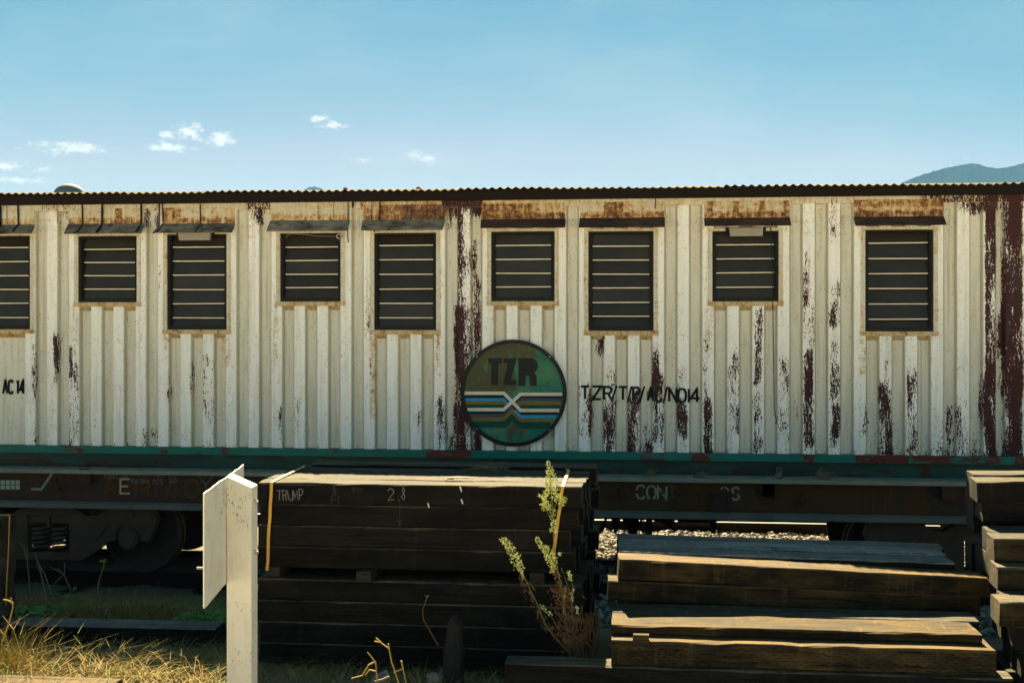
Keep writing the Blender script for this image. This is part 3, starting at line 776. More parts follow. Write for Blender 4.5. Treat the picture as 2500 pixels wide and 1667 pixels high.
# awnings: backboard px x0,x1,ytop,ybot ; canopy lower edge px x0,x1,y
AWN = [(-110, 84, 511, 552, -125, 77, 570, .3, .15), (168, 351, 509, 549, 155, 345, 569, .42, .35), (396, 573, 507, 549, 373, 566, 567, .46, .3),
       (661, 854, 503, 541, 650, 846, 563, .34, .2), (886, 1086, 500, 540, 881, 1080, 561, .62, .5), (1175, 1380, 497, 538, 1173, 1380, 555, .66, .25),
       (1416, 1622, 493, 535, 1413, 1623, 554, .50, .2), (1720, 1927, 491, 535, 1720, 1932, 550, .56, .25), (2085, 2303, 487, 532, 2089, 2311, 549, .62, .2)]
for ai, (a, c, y0, y1, ca, cc, cy, rs, ps) in enumerate(AWN):
    DA = DR-.012; x0, x1 = W(a, y0, DA).x, W(c, y0, DA).x; mid = (a+c)/2
    zt = W(mid, y0, DA).z; zb = W(mid, y1, DA).z
    lr = [(x0, x1, zb, zb+.045, rs+.22)]
    lp = []
    if ai == 4: lr += [(x0+(x1-x0)*.5, x1, zb-.02, zt, 1.05), (x0+(x1-x0)*.22, x0+(x1-x0)*.5, zb, zt, .72)]
    if ai == 5: lr += [(x0, x0+(x1-x0)*.62, zb, zt, .78)]
    if ai == 6: lr += [(x0+(x1-x0)*.3, x0+(x1-x0)*.5, zb, zt, .85)]
    if ai == 7: lr += [(x0+(x1-x0)*(.05+.3*k), x0+(x1-x0)*(.12+.3*k), zb, zt, .75) for k in range(4)]
    if ai == 8: lr += [(x0, x1, zt-.05, zt, .72)]
    if ai == 1: lr += [(x0+(x1-x0)*.62, x0+(x1-x0)*.7, zb, zt, .8)]
    if ai == 2: lr += [(x0, x0+(x1-x0)*.25, zb+.05, zt, .75)]
    bb, p_, r_ = attr_box(x0, x1, DA, DR+.02, zb, zt, 40, 10, lp, lr, .12+ps*.4, rs-.14)
    awn = cpart(bb, 'awning', 'white_paint', attrs={'peel': p_, 'recess': [.3]*len(p_), 'rust': r_}, fix=False)
    DC = DR-.13
    q0, q1 = W(ca, cy, DC), W(cc, cy, DC); zc = q0.z*.5+q1.z*.5
    b = MB(); n = 14; tk = .006; p2 = []; 
    top = []; bot = []
    for i in range(n+1):
        f_ = i/n
        xt = x0-.004+(x1-x0+.008)*f_; xb_ = q0.x+(q1.x-q0.x)*f_
        wv = .004*noise.noise(Vector((xt*3, ai, 0)))
        b.v += [(xt, DA-.003, zb+.012), (xb_, DC, zc+wv), (xb_, DC+.003, zc+wv-tk), (xt, DA-.002, zb-tk-.004)]
    for i in range(n):
        a4 = i*4
        for k in range(4):
            k2 = (k+1) % 4
            b.f.append((a4+k, a4+k2, a4+4+k2, a4+4+k)); b.mi.append(0)
    for e in (0, n*4): b.f.append((e, e+1, e+2, e+3)); b.mi.append(0)
    nv = len(b.v)
    grey = [.45, .5, .42, .3, .4, .3, .3, .3, .4][ai]; cpl = [.35, .38, .3, .2, .5, .74, .7, .68, .5][ai]
    b.build('canopy', 'tin_grey' if ai in (0, 1, 2, 3, 4) else 'tin_rusty', awn, attrs={'peel': [cpl]*nv, 'recess': [1.6]*nv, 'rust': [grey]*nv})

# roof: corrugated sheet, fascia
EY, EZ = DR-.135, None
eL, eR = W(0, 474.5, EY), W(2500, 448, EY)
def eave_z(x): return eL.z+(eR.z-eL.z)*(x-eL.x)/(eR.x-eL.x)+.004*noise.noise(Vector((x*1.3, 0, 0)))
b = MB(); st = .076/8; n = int((XR-XL+.3)/st); sl = math.tan(R_(6.25))
rows = [EY, EY+.3, EY+.7, EY+1.35, EY+2.8]
for j, y in enumerate(rows):
    for i in range(n+1):
        x = XL-.15+i*st; sheet = int((x+20)/.83)
        ph = (x+rnd.uniform(-.0006, .0006))*2*math.pi/.076
        rise = (y-EY)*sl if j < 4 else (1.35*sl-(y-EY-1.35)*sl)
        am = .0092*(1+.2*noise.noise(Vector((x*2, 0, 7))))
        lip = .005*((sheet*7919) % 3-1) if j == 0 else 0
        b.v.append((x, y-(.012*((sheet*31) % 4) if j == 0 else 0), eave_z(x)+am*math.sin(ph)+rise+lip))
for j in range(len(rows)-1):
    for i in range(n):
        a = j*(n+1)+i; b.f.append((a, a+1, a+n+2, a+n+1)); b.mi.append(0)
rf = cpart(b, 'roof', 'roof_sheet', smooth=True, fix=False)
b = MB(); b.box(XL-.1, XR+.1, EY+.03, EY+.075, 3.452, 3.548)
b.box(XL-.1, XR+.1, EY+.075, DR+.02, 3.525, 3.546)
for i in range(18): b.box(XL+.4+i*.86, XL+.45+i*.86, EY+.08, DR+2.3, 3.485, 3.524)
cpart(b, 'fascia', 'fascia_wood')

# green bottom rail and recessed sill beam
gp = [(W(a, 1100, DR).x, W(c, 1100, DR).x, 0.9, 1.2, s) for a, c, s in ((155, 205, .5), (390, 412, .5), (545, 565, .45), (815, 830, .4), (1040, 1150, .62), (1560, 1625, .6), (1690, 1730, .6), (1955, 1990, .55), (2088, 2215, .75), (2225, 2330, .62), (2330, 2440, .5), (2475, 2560, .6))]
b, p_, r_ = attr_box(XL, XR, DR-.022, DR+.05, .972, 1.044, 500, 3, gp, [], .1, 0)
cpart(b, 'bottom_rail', 'green_paint', attrs={'peel': p_}, fix=False)
gp2 = [(-8, -4.6, .84, .87, .5), (W(1000, 1120, DR).x, W(1900, 1120, DR).x, .84, .86, .45), (W(2250, 1120, DR).x, W(2275, 1120, DR).x, .85, .93, .8), (W(1900, 1120, DR).x, W(2200, 1120, DR).x, .84, .88, .42)]
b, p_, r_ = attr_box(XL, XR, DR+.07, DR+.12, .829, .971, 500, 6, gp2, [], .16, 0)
cpart(b, 'sill_beam', 'green_paint_shaded', attrs={'peel': p_}, fix=False)

# ------------------------------------------------------------------ stroke lettering
GL = {
 'A': [[(0, 0), (.5, 1), (1, 0)], [(.2, .35), (.8, .35)]], 'C': [[(.95, .8), (.8, .97), (.5, 1), (.2, .95), (.05, .75), (0, .5), (.05, .25), (.2, .05), (.5, 0), (.8, .03), (.95, .2)]],
 'T': [[(0, 1), (1, 1)], [(.5, .98), (.5, 0)]], 'Z': [[(0, 1), (1, 1), (0, 0), (1, 0)]], 'R': [[(0, 0), (0, 1), (.7, 1), (.95, .85), (.95, .65), (.7, .5), (0, .5)], [(.55, .48), (1, 0)]],
 'P': [[(0, 0), (0, 1), (.7, 1), (.95, .85), (.95, .62), (.7, .47), (0, .47)]], 'N': [[(0, 0), (0, 1), (1, 0), (1, 1)]],
 'O': [[(.5, 1), (.15, .92), (0, .7), (0, .3), (.15, .08), (.5, 0), (.85, .08), (1, .3), (1, .7), (.85, .92), (.5, 1)]],
 'I': [[(.5, 1), (.5, 0)]], '1': [[(.25, .8), (.55, 1), (.55, 0)]], '4': [[(.7, 0), (.7, 1), (0, .28), (1, .28)]], '/': [[(0, -.15), (1, 1.1)]],
 'E': [[(1, 1), (0, 1), (0, 0), (1, 0)], [(0, .5), (.8, .5)]], 'H': [[(0, 0), (0, 1)], [(1, 0), (1, 1)], [(0, .5), (1, .5)]],
 'S': [[(.95, .85), (.7, 1), (.3, 1), (.05, .8), (.2, .58), (.8, .42), (.95, .2), (.7, 0), (.3, 0), (.05, .15)]],
 'G': [[(.95, .85), (.6, 1), (.2, .9), (0, .5), (.2, .1), (.6, 0), (.95, .2), (.95, .45), (.55, .45)]], 'V': [[(0, 1), (.5, 0), (1, 1)]],
 'U': [[(0, 1), (0, .2), (.3, 0), (.7, 0), (1, .2), (1, 1)]], 'M': [[(0, 0), (.1, 1), (.5, .3), (.9, 1), (1, 0)]], 'Y': [[(0, 1), (.5, .5), (1, 1)], [(.5, .5), (.5, 0)]],
 '0': [[(.5, 1), (.1, .8), (0, .4), (.2, .05), (.6, 0), (.95, .3), (.95, .7), (.5, 1)]], '2': [[(0, .8), (.3, 1), (.8, .9), (.9, .65), (0, 0), (1, .02)]],
 '3': [[(0, .95), (.8, .95), (.35, .58), (.9, .4), (.7, .02), (0, .05)]], '5': [[(1, 1), (.15, 1), (.1, .6), (.7, .6), (.95, .3), (.6, 0), (0, .05)]],
 '6': [[(.8, 1), (.2, .6), (0, .25), (.4, 0), (.9, .2), (.8, .48), (.1, .35)]], '8': [[(.5, .52), (.1, .75), (.5, 1), (.9, .75), (.5, .52), (.05, .25), (.5, 0), (.95, .25), (.5, .52)]],
 '9': [[(.9, .7), (.5, .5), (.1, .7), (.4, 1), (.9, .85), (.6, 0)]], ',': [[(.5, .1), (.35, -.15)]], ' ': [],
}
def lettering(txt, px0, px1, py0, py1, w, D, fn=None, gap=.28, jit=0, slope=0, slant=0, off=.0015, widths=None, sub=0, cuts=0):
    "strokes of txt between pixel columns px0..px1, rows py0 (top)..py1 (bottom); returns a mesh builder"
    b = MB(); n = len(txt); ww = widths or {}
    tot = sum(ww.get(ch, 1.) for ch in txt)+gap*(n-1); unit = (px1-px0)/tot; cx = px0; k = 0
    for ch in txt:
        cw = ww.get(ch, 1.)*unit
        for pl in GL[ch]:
            q = []
            for (a, c_) in pl:
                X = cx+a*cw+slant*c_*(py1-py0); Y = py1-(py1-py0)*c_+slope*(X-px0)
                q.append((X+rnd.uniform(-jit, jit), Y+rnd.uniform(-jit, jit)))
            if sub:
                r_ = [q[0]]
                for (xa, ya), (xb, yb) in zip(q, q[1:]):
                    L = math.hypot(xb-xa, yb-ya); m = max(1, int(L/sub))
                    r_ += [(xa+(xb-xa)*i/m, ya+(yb-ya)*i/m) for i in range(1, m+1)]
                q = r_
            P = []
            for (X, Y) in q:
                p = W(X, Y, D); P.append((p.x, p.z))
            s_ = (F/D)
            lists = [P]
            if cuts and len(P) > cuts*2:      # stencil bridges
                m = len(P)//2; lists = [P[:m-cuts//2+1], P[m+cuts//2:]]
            for PP in lists:
                k += 1
                b.ribbon(PP, w/s_, fn=fn or (lambda x, z: D), off=off+k*.00012)
        cx += cw+gap*unit
    return b
wfn = lambda x, z: min(wy(x-.010), wy(x+.010), wy(x))
W_ = {'/': .55, 'I': .3, ' ': .4, '1': .5}
for ch, xa, xb in (('T', 628, 705), ('Z', 735, 810), ('R', 838, 908), ('/', 905, 955), ('T', 972, 1048), ('/', 1052, 1090), ('P', 1104, 1165), ('/', 1165, 1207), ('A', 1238, 1290), ('C', 1305, 1370),
                   ('/', 1378, 1416), ('N', 1434, 1500), ('O', 1516, 1584), ('I', 1606, 1618), ('4', 1632, 1712)):
    q = 8*(xa-628)/1000
    b = lettering(ch, 1250+xa/3.733, 1250+xb/3.733, 943+q*.8, 974+q, 4.6 if ch == '/' else 6.0, DR, fn=wfn, sub=1.5, off=.006)
    cpart(b, 'painted_letter', 'stencil_black', fix=False)
b = lettering('AC 14', 2, 54, 929, 961, 6.5, DR, fn=wfn, gap=.25, sub=2, off=.006, widths=W_)
cpart(b, 'lettering', 'stencil_black', fix=False)

# lamps, socket and cables on the cabin
def pbox(a, c, y0, y1, D0, D1, mi=0, b=None):
    b = b or MB(); p0, p1 = W(a, y1, D0), W(c, y0, D0); b.box(p0.x, p1.x, D0, D1, p0.z, p1.z, mi); return b
for a, c, y0, y1 in ((435, 513, 568, 587), (1780, 1863, 556, 577)):
    p0, p1 = W(a, y1, DR-.05), W(c, y0, DR-.05); b = MB()
    b.prism([(p0.x+.012, p0.z), (p1.x-.004, p0.z), (p1.x, p1.z), (p0.x, p1.z)], DR-.06, DR-.01)
    b.box(p0.x-.03, p1.x+.03, DR-.018, DR+.01, p1.z-.03, p1.z+.008, 1)
    cpart(b, 'window_lamp', ['lamp_plastic', 'window_frame'])
b = MB(); p = W(828, 577.5, DR-.03); b.ring_y(p.x, p.z, .026, .017, DR-.045, DR-.01, 20); b.cyl_y(p.x, p.z, .016, DR-.025, DR, 12, 1)
cpart(b, 'bulb_socket', ['cable_white', 'window_frame'])
b = MB(); b.tube([W(x, y, DR-.008) for x, y in ((697, 582), (702, 574), (715, 571), (745, 573), (780, 577), (820, 577))], .0022, 4); cpart(b, 'bulb_wire', 'cable_white')
b = MB(); b.tube([W(1884, y, DR-.012+.002*math.sin(y)) if 0 else W(1882+5*sm(560, 740, y)+(6 if y > 1000 else 3*sm(740, 1000, y)), y, DR-.014) for y in range(556, 1036, 20)], .0045, 5)
b.tube([W(x, y, DR-.014) for x, y in ((1893, 1016), (1896, 1026), (1893, 1034), (1898, 1030))], .005, 5)
cpart(b, 'hanging_cable', 'cable_dark')
for px, y0, y1, w in ((0, 498, 545, 8), (44, 498, 548, 5), (17, 500, 540, 1.5), (201, 498, 549, 4.5), (250, 498, 549, 6), (345, 495, 549, 5.5), (389, 495, 552, 4.2), (397, 495, 549, 3), (489, 495, 549, 3.2), (850, 493, 570, 2.6), (862, 492, 507, 5), (908, 492, 549, 2), (928, 492, 548, 3.2), (777, 495, 536, 1.3), (814, 500, 533, 1.2), (139, 500, 545, 1.6), (156, 500, 514, 1.5), (105, 500, 514, 1.5), (2024, 0, 0, 0), (1601, 485, 510, 2.2)):
    if not w: continue
    b = MB(); j = rnd.uniform(-1.5, 1.5)
    pts = [W(px, y0-8, DR-.045), W(px+j*.4, (y0+y1)/2, DR-.02), W(px+j, y1, DR-.02)]
    if y1 > 540 and y1 < 560 and w > 2.5: pts += [W(px-14, y1+17, DR-.142)]
    elif y1 > 560: pts += [W(px+.5, 592, DR-.02)]
    b.tube(pts, w/F*DR/2, 5); cpart(b, 'tarred_cord', 'tar')
for k in range(4):
    ox = (700, 930, 470, 1500)[k]; b = MB()
    pts = [W(ox+i*9, 556+7*math.sin(i*1.7+k)+rnd.uniform(-3, 3), DR-.10+(0.0)) for i in range(12)]
    b.tube(pts, .0018, 4); cpart(b, 'loose_wire', 'cable_dark')

# debris on the roof edge
for px, dy in ((842, -5), (1020, -4)):
    p = W(px, 462, EY); b = MB(); z = eave_z(p.x)+.012
    b.prism([(p.x-.02, z), (p.x+.03, z+.003), (p.x+.02, z+.015), (p.x-.005, z+.018)], EY-.01, EY+.05)
    o = b.build('dead_leaf', 'dead_leaf'); reorigin(o, (p.x, EY, z))
    tag(o, 'curled dead leaf on the roof edge above the '+('fourth' if px == 842 else 'fifth')+' window', 'leaf')

# ------------------------------------------------------------------ round sign
DS = DR-.03
cs = W(1253.5, 959.3, DS); RS = 130.2/F*(-cs.x*ST+DS*CT)
sg = empty('round_sign', (cs.x, DS, cs.z), 'round green sign lettered TZR with crossing white, blue and gold stripes', 'sign')
def spart(b, name, m, **kw):
    o = b.build(name, m, sg, **kw); o.matrix_parent_inverse = Matrix.Translation(-Vector(sg.location)); return o
b = MB(); seg = 64; nr = 14; rl = []; lst = [(-.5, -.02, .0, .5, .62), (-.45, -.15, .02, .4, .75), (0, .15, .36, .5, .6), (-.1, .12, -.36, -.22, .5)]
b.v.append((cs.x, DS, cs.z)); rl.append(.2)
for j in range(1, nr+1):
    for k in range(seg):
        r = RS*.96*j/nr; dx, dz = r*math.cos(2*math.pi*k/seg), r*math.sin(2*math.pi*k/seg)
        b.v.append((cs.x+dx, DS, cs.z+dz)); rl.append(max(.08, field(lst, dx, dz, .1, .1)))
for k in range(seg): b.f.append((0, 1+(k+1) % seg, 1+k)); b.mi.append(0)
for j in range(nr-1):
    for k in range(seg):
        a = 1+j*seg; b.f.append((a+k, a+(k+1) % seg, a+seg+(k+1) % seg, a+seg+k)); b.mi.append(0)
spart(b, 'disc', 'sign_face', attrs={'rust': rl})
b = MB(); b.ring_y(cs.x, cs.z, RS*.932, RS, DS-.016, DS+.028, 96); spart(b, 'rim', 'sign_black')
def clipx(y, side):
    h = math.sqrt(max(0, (130.2*.93)**2-(y-959.3)**2)); return 1253.5+side*h*.985
def S(px, py): p = W(px, py, DS); return (p.x, p.z)
def stripe(pts, w, m, off):
    b = MB(); b.ribbon([S(*p) for p in pts], w/F*(-cs.x*ST+DS*CT), fn=lambda x, z: DS, off=off); spart(b, 'stripe', m, fix=False)
# left arms (upper chevron, lower rising line) then right arms; px coordinates on the sign
def L(y, x1=1229.5): return [(clipx(y, -1), y), (x1, y)]
def Rr(y, x1=1271): return [(x1, y), (clipx(y, 1), y)]
o1 = .0010
stripe([(clipx(968, -1), 968), (1230, 968), (1243, 981)], 7.2, 'sign_black', o1)
stripe([(clipx(975.5, -1), 975.5), (1229.5, 975.5), (1239, 986)], 7.2, 'sign_blue', o1+.0002)
stripe([(clipx(983, -1), 983), (1229, 983), (1237, 991)], 7.2, 'sign_gold', o1+.0004)
stripe([(clipx(991, -1), 991), (1233, 991)], 7.2, 'sign_dark_green', o1+.0006)
stripe([(clipx(1007, -1), 1007), (1230, 1007), (1254, 984)], 7, 'sign_black', o1+.0008)
stripe([(clipx(1015, -1), 1015), (1230, 1015), (1271, 974.5), (clipx(975.5, 1), 975.5)], 7.6, 'sign_grey', o1+.0010)
stripe([(clipx(1022.5, -1), 1022.5), (1230, 1022.5), (1270, 984.5), (clipx(984.5, 1), 984.5)], 7.2, 'sign_gold', o1+.0012)
stripe([(1258, 978), (1271, 968.5), (clipx(969.5, 1), 969.5)], 7, 'sign_black', o1+.0014)
stripe([(1263, 992.5), (clipx(992.5, 1), 992.5)], 7.2, 'sign_dark_green', o1+.0016)
stripe([(1252, 992), (1271, 1009), (clipx(1009, 1), 1009)], 7, 'sign_black', o1+.0018)
stripe([(1256, 1002), (1271, 1017), (clipx(1017, 1), 1017)], 7.4, 'sign_blue', o1+.0020)
stripe([(1250, 1004.5), (1270, 1025), (clipx(1025, 1), 1025)], 7.2, 'sign_gold', o1+.0022)
stripe([(clipx(1036, -1), 1036), (1232, 1036), (1251, 1015), (1270, 1038), (clipx(1038, 1), 1038)], 15, 'sign_dark_green', o1+.0001)
stripe([(clipx(959.5, -1), 959.5), (1230, 959.5), (1271, 1001.5), (clipx(1001.5, 1), 1001.5)], 8, 'sign_white', o1+.0026)
stripe([(clipx(999.5, -1), 999.5), (1230, 999.5), (1271, 962), (clipx(962, 1), 962)], 8, 'sign_white', o1+.0029)
# heavy TZR
for ch, polys in (('T', [[(1191, 874), (1227, 874), (1225, 887), (1217, 887), (1216, 940), (1199.5, 940), (1200, 887), (1193, 887)]]),
                  ('Z', [[(1230, 874), (1261, 874), (1258, 890), (1247, 926), (1262, 928), (1259, 941), (1227, 939.5), (1229.5, 928), (1240, 887), (1228.5, 886)]]),
                  ('R', [[(1265.5, 874), (1298, 874), (1309, 879), (1313, 888), (1313, 897), (1309, 906), (1304, 911), (1309, 915), (1310.5, 922), (1310.5, 942), (1294, 942), (1293, 922), (1290, 917), (1285, 917), (1283, 922), (1283, 942), (1265.5, 942)]])):
    b = MB()
    for pl in polys: b.prism([S(*q) for q in pl], DS-.0022, DS-.0006)
    spart(b, 'letter', 'sign_black')
b = MB()
for a in range(4):
    an = math.pi/4+a*math.pi/2; b.cyl_y(cs.x+RS*.966*math.cos(an), cs.z+RS*.966*math.sin(an), .008, DS-.021, DS-.015, 8)
spart(b, 'rivets', 'bolt_steel')

# ------------------------------------------------------------------ flat wagon
DG = 11.35
wg = empty('flat_wagon', (-1.5, 12.5, -.25), 'rusty steel flat wagon with stencilled side girder carrying the cabin', 'railway wagon')
def wpart(b, name, m, parent=wg, **kw):
    o = b.build(name, m, parent, **kw)
    if parent is wg: o.matrix_parent_inverse = Matrix.Translation(-Vector(wg.location))
    return o
zl = W(1250, 1158, DG).z; zf0 = W(1250, 1253, DG).z; zf1 = W(1250, 1241, DG).z
zl = .828; zf1 = .500; zf0 = .452
b = MB(); b.box(XL-1, XR+1, DG, DG+.298, zl-.018, zl, 0); b.box(XL-1, XR+1, DG, DG+.012, zl-.035, zl-.0185, 0)
wpart(b, 'top_flange', 'ledge_dust')
bw, p_, r_ = attr_box(XL-1, XR+1, DG+.085, DG+.10, zf1+.012, zl-.019, 400, 4, [], [(W(900, 1200, DG).x+.8, 2.6, .4, .9, 1), (-8, -4.2, .4, .9, .45)], 0, .2)
wpart(bw, 'girder_web', 'girder_rust', attrs={'rust': r_}, fix=False)
b = MB(); b.box(XL-1, XR+1, DG+.005, DG+.17, zf0, zf1, 0); b.box(XL-1, XR+1, DG+.05, DG+.084, zf1+.0005, zf1+.011); wpart(b, 'bottom_flange', 'flange_dust')
b = MB(); b.box(XL-1, XR+1, DG+.31, DG+2.55, zl-.03, zl-.002); wpart(b, 'deck', 'rigging')
b = MB(); b.box(XL-1, XR+1, DG+2.56, DG+2.62, zf0, zl); wpart(b, 'far_girder', 'rigging')
b = MB(); b.box(XL-1, XR+1, 12.2, 12.35, .50, .79); b.box(XL-1, XR+1, 12.5, 12.65, .50, .79)
wpart(b, 'centre_sill', 'rigging')
# stake pockets, hooks
for a, c, y0, y1 in ((190, 216, 1145, 1182), (2303, 2343, 1181, 1222), (2332-470, 2332-440, 1177, 1218), (1860, 1890, 1176, 1216)):
    pb = pbox(a, c, y0, y1, DG+.03, DG+.084)
    q0 = W(a, (y0+y1)/2, DG); pb.box(q0.x-.07, q0.x-.001, DG+.05, DG+.084, q0.z-.012, q0.z)
    pb.box(W(a, y0, DG).x-.006, W(c, y0, DG).x+.006, DG+.024, DG+.029, W(a, y1, DG).z+.01, W(a, y0, DG).z-.015)
    wpart(pb, 'stake_pocket', 'girder_rust', attrs={'rust': [.3]*len(pb.v)})
for px, py in ((130, 1187), (1512, 1211), (1960, 1221), (1405+420, 1190)):
    if px == 1825: continue
    b = MB(); q = W(px, py, DG)
    b.box(q.x-.095, q.x+.095, DG+.035, DG+.05, q.z-.006, q.z+.006); b.cyl_y(q.x, q.z-.02, .035, DG+.05, DG+.084, 16)
    b.tube([(q.x, DG+.05, q.z+.01), (q.x, DG+.04, q.z+.05), (q.x+.01, DG+.05, q.z+.075)], .017, 8)
    wpart(b, 'rope_hook', 'girder_rust', attrs={'rust': [.1]*len(b.v)})
# framed plate holders over the stencilled word
for a, c, y0, y1, nm in ((1652, 1718, 1203, 1251, 1), (1741, 1783, 1206, 1252, 0)):
    b = MB(); p0, p1 = W(a, y1, DG), W(c, y0, DG)
    for q in ((p0.x, p1.x, p0.z, p0.z+.022), (p0.x, p1.x, p1.z-.014, p1.z), (p0.x, p0.x+.014, p0.z+.022, p1.z-.014), (p1.x-.018, p1.x, p0.z+.022, p1.z-.014)):
        b.box(q[0], q[1], DG+.05, DG+.084, q[2], q[3])
    b.box(p0.x+.015, p1.x-.019, DG+.072, DG+.083, p0.z+.023, p1.z-.015)
    for s_ in (-1, 1):
        xx = p0.x-.008 if s_ < 0 else p1.x+.008
        for zz in (p0.z+.03, p1.z-.04): b.cyl_y(xx, zz, .012, DG+.045, DG+.084, 8)
    wpart(b, 'plate_holder', 'girder_rust', attrs={'rust': [.9 if nm else .3]*len(b.v)})
DW = DG+.083
def sten(txt, a, c, y0, y1, w, m, nm='stencil', **kw): wpart(lettering(txt, a, c, y0, y1, w, DW, **kw), nm, m, fix=False)
sten('CON', 1554, 1627, 1184, 1216, 5, 'stencil_cream', sub=3, cuts=2, slope=.035, gap=.25)
sten('T', 1632, 1651, 1186, 1217, 4, 'stencil_faint')
for pl in (((1760, 1194), (1765, 1188)), ((1768, 1189), (1774, 1190), (1779, 1198)), ((1765, 1208), (1776, 1220))):
    b = MB(); P = [W(x, y, DW) for x, y in pl]; b.ribbon([(p.x, p.z) for p in P], .016, fn=lambda x, z: DW, off=.002)
    wpart(b, 'stencil', 'stencil_cream', fix=False)
sten('S', 1786, 1806, 1190, 1219, 5, 'stencil_cream', sub=3, cuts=2)
sten('LC', 2027, 2052, 1207, 1223, 2.2, 'stencil_faint', gap=.6) if 'L' in GL else None
sten('I', 2034, 2036, 1194, 1206, 2.2, 'stencil_rust')
sten('A', 2040, 2052, 1193, 1205, 2.2, 'stencil_rust')
for x in (2090, 2108, 2130, 2160, 2172): sten('I', x, x+3, 1193, 1250, 3, 'stencil_rust', nm='rust_run')
sten('A', 257, 281, 1170, 1205, 5, 'stencil_rust')
sten('E', 294, 317, 1169, 1204, 4.6, 'stencil_yellow')
sten('H', 332, 362, 1172, 1210, 6, 'stencil_rust')
sten('1', 372, 386, 1174, 1214, 6, 'stencil_rust')
sten('4', 402, 436, 1172, 1216, 6, 'stencil_rust')
sten('O', 452, 484, 1170, 1216, 6, 'stencil_rust')
sten('Y', 486, 520, 1160, 1208, 5, 'stencil_faint')
sten('GROOVING', 254, 311, 1153, 1164, 1.2, 'chalk', 'chalk_writing', jit=1, slope=.02)
sten('29/6/2016', 318, 370, 1151, 1161, 1.1, 'chalk', 'chalk_writing', jit=.8, slope=.02)
sten('PCS', 378, 399, 1152, 1164, 1.1, 'chalk', 'chalk_writing', jit=.8)
sten('25', 411, 430, 1153, 1165, 1.1, 'chalk', 'chalk_writing', jit=.8)
sten('30/6/2016', 318, 364, 1168, 1178, 1.1, 'chalk', 'chalk_writing', jit=.8, slope=.02)
sten('PCS', 374, 397, 1170, 1181, 1.1, 'chalk', 'chalk_writing', jit=.8)
sten('30', 413, 430, 1168, 1178, 1.1, 'chalk', 'chalk_writing', jit=.8)
b = MB()
for k, (pl, w) in enumerate(((((255, 1166.5), (311, 1168)), .003),)):
    P = [W(x, y, DW) for x, y in pl]; b.ribbon([(p.x, p.z) for p in P], w, fn=lambda x, z: DW, off=.002)
wpart(b, 'chalk_writing', 'chalk', fix=False)
b = MB()
P = [W(x, y, DW) for x, y in ((76, 1193), (101, 1194), (131, 1150))]; b.ribbon([(p.x, p.z) for p in P], .026, fn=lambda x, z: DW, off=.002)
wpart(b, 'painted_tick', 'stencil_grey', fix=False)
b = MB()
for k, pl in enumerate((((78, 1213), (82, 1202)), ((134, 1204), (143, 1208), (142, 1217)))):
    P = [W(x, y, DW) for x, y in pl]; b.ribbon([(p.x, p.z) for p in P], .02, fn=lambda x, z: DW, off=.002+k*.0002)
wpart(b, 'paint_mark', 'stencil_rust', fix=False)
b = MB()
for r in range(2):
    for c in range(6):
        pbox(-22+c*12, -12+c*12, 1172+r*12, 1182+r*12, DW-.003, DW-.0005, b=b)
wpart(b, 'number_plate', 'reflector')
# things lying on the ledge
def clump(px, py, D, r, n, m, name, label, cat, th=.003):
    p = W(px, py, D); b = MB()
    for _ in range(n):
        a = rnd.uniform(0, 6.28); q = [(p.x+rnd.gauss(0, r*.35), D+rnd.uniform(-.02, .03), zl+rnd.uniform(.002, r*1.2))]
        for k in range(4): q.append((q[-1][0]+rnd.gauss(0, r*.45), q[-1][1]+rnd.gauss(0, .012), max(zl+.002, q[-1][2]+rnd.gauss(-.01, r*.4))))
        b.tube(q, th, 4)
    o = b.build(name, m); reorigin(o, (p.x, D, zl)); tag(o, label, cat); return o
clump(1713, 1150, DG+.10, .045, 42, 'rope_grey', 'rope_knot', 'knotted grey rope tangle on the wagon ledge above the stencilled word', 'rope', .0035)
clump(2008, 1150, DG+.12, .05, 40, 'straw_grey', 'straw_nest', 'ragged nest of straw stuffed under the green rail', 'nest', .0025)
clump(1585, 1150, DG+.15, .05, 26, 'straw_grey', 'dirt_clod', 'dark clod of weeds on the wagon ledge near the strapped timber', 'debris', .003)
b = MB(); q = W(1903, 1147, DG+.2); b.tube([(q.x, DG+.20, q.z), (q.x, DG+.34, q.z)], .024, 16); b.ring_y(q.x, q.z, .030, .022, DG+.17, DG+.2, 20)
wpart(b, 'drain_pipe', 'rope_grey')
b = MB(); q = W(1901, 1164, DG+.06)
for _ in range(1): stone(b, q.x, DG+.06, zl+.028, .05)
o = b.build('rag', 'flange_dust'); reorigin(o, (q.x, DG+.06, zl)); tag(o, 'crumpled grey lump on the ledge below the drain pipe', 'rag')
b = MB(); q = W(2378-500, 1170, DG); 

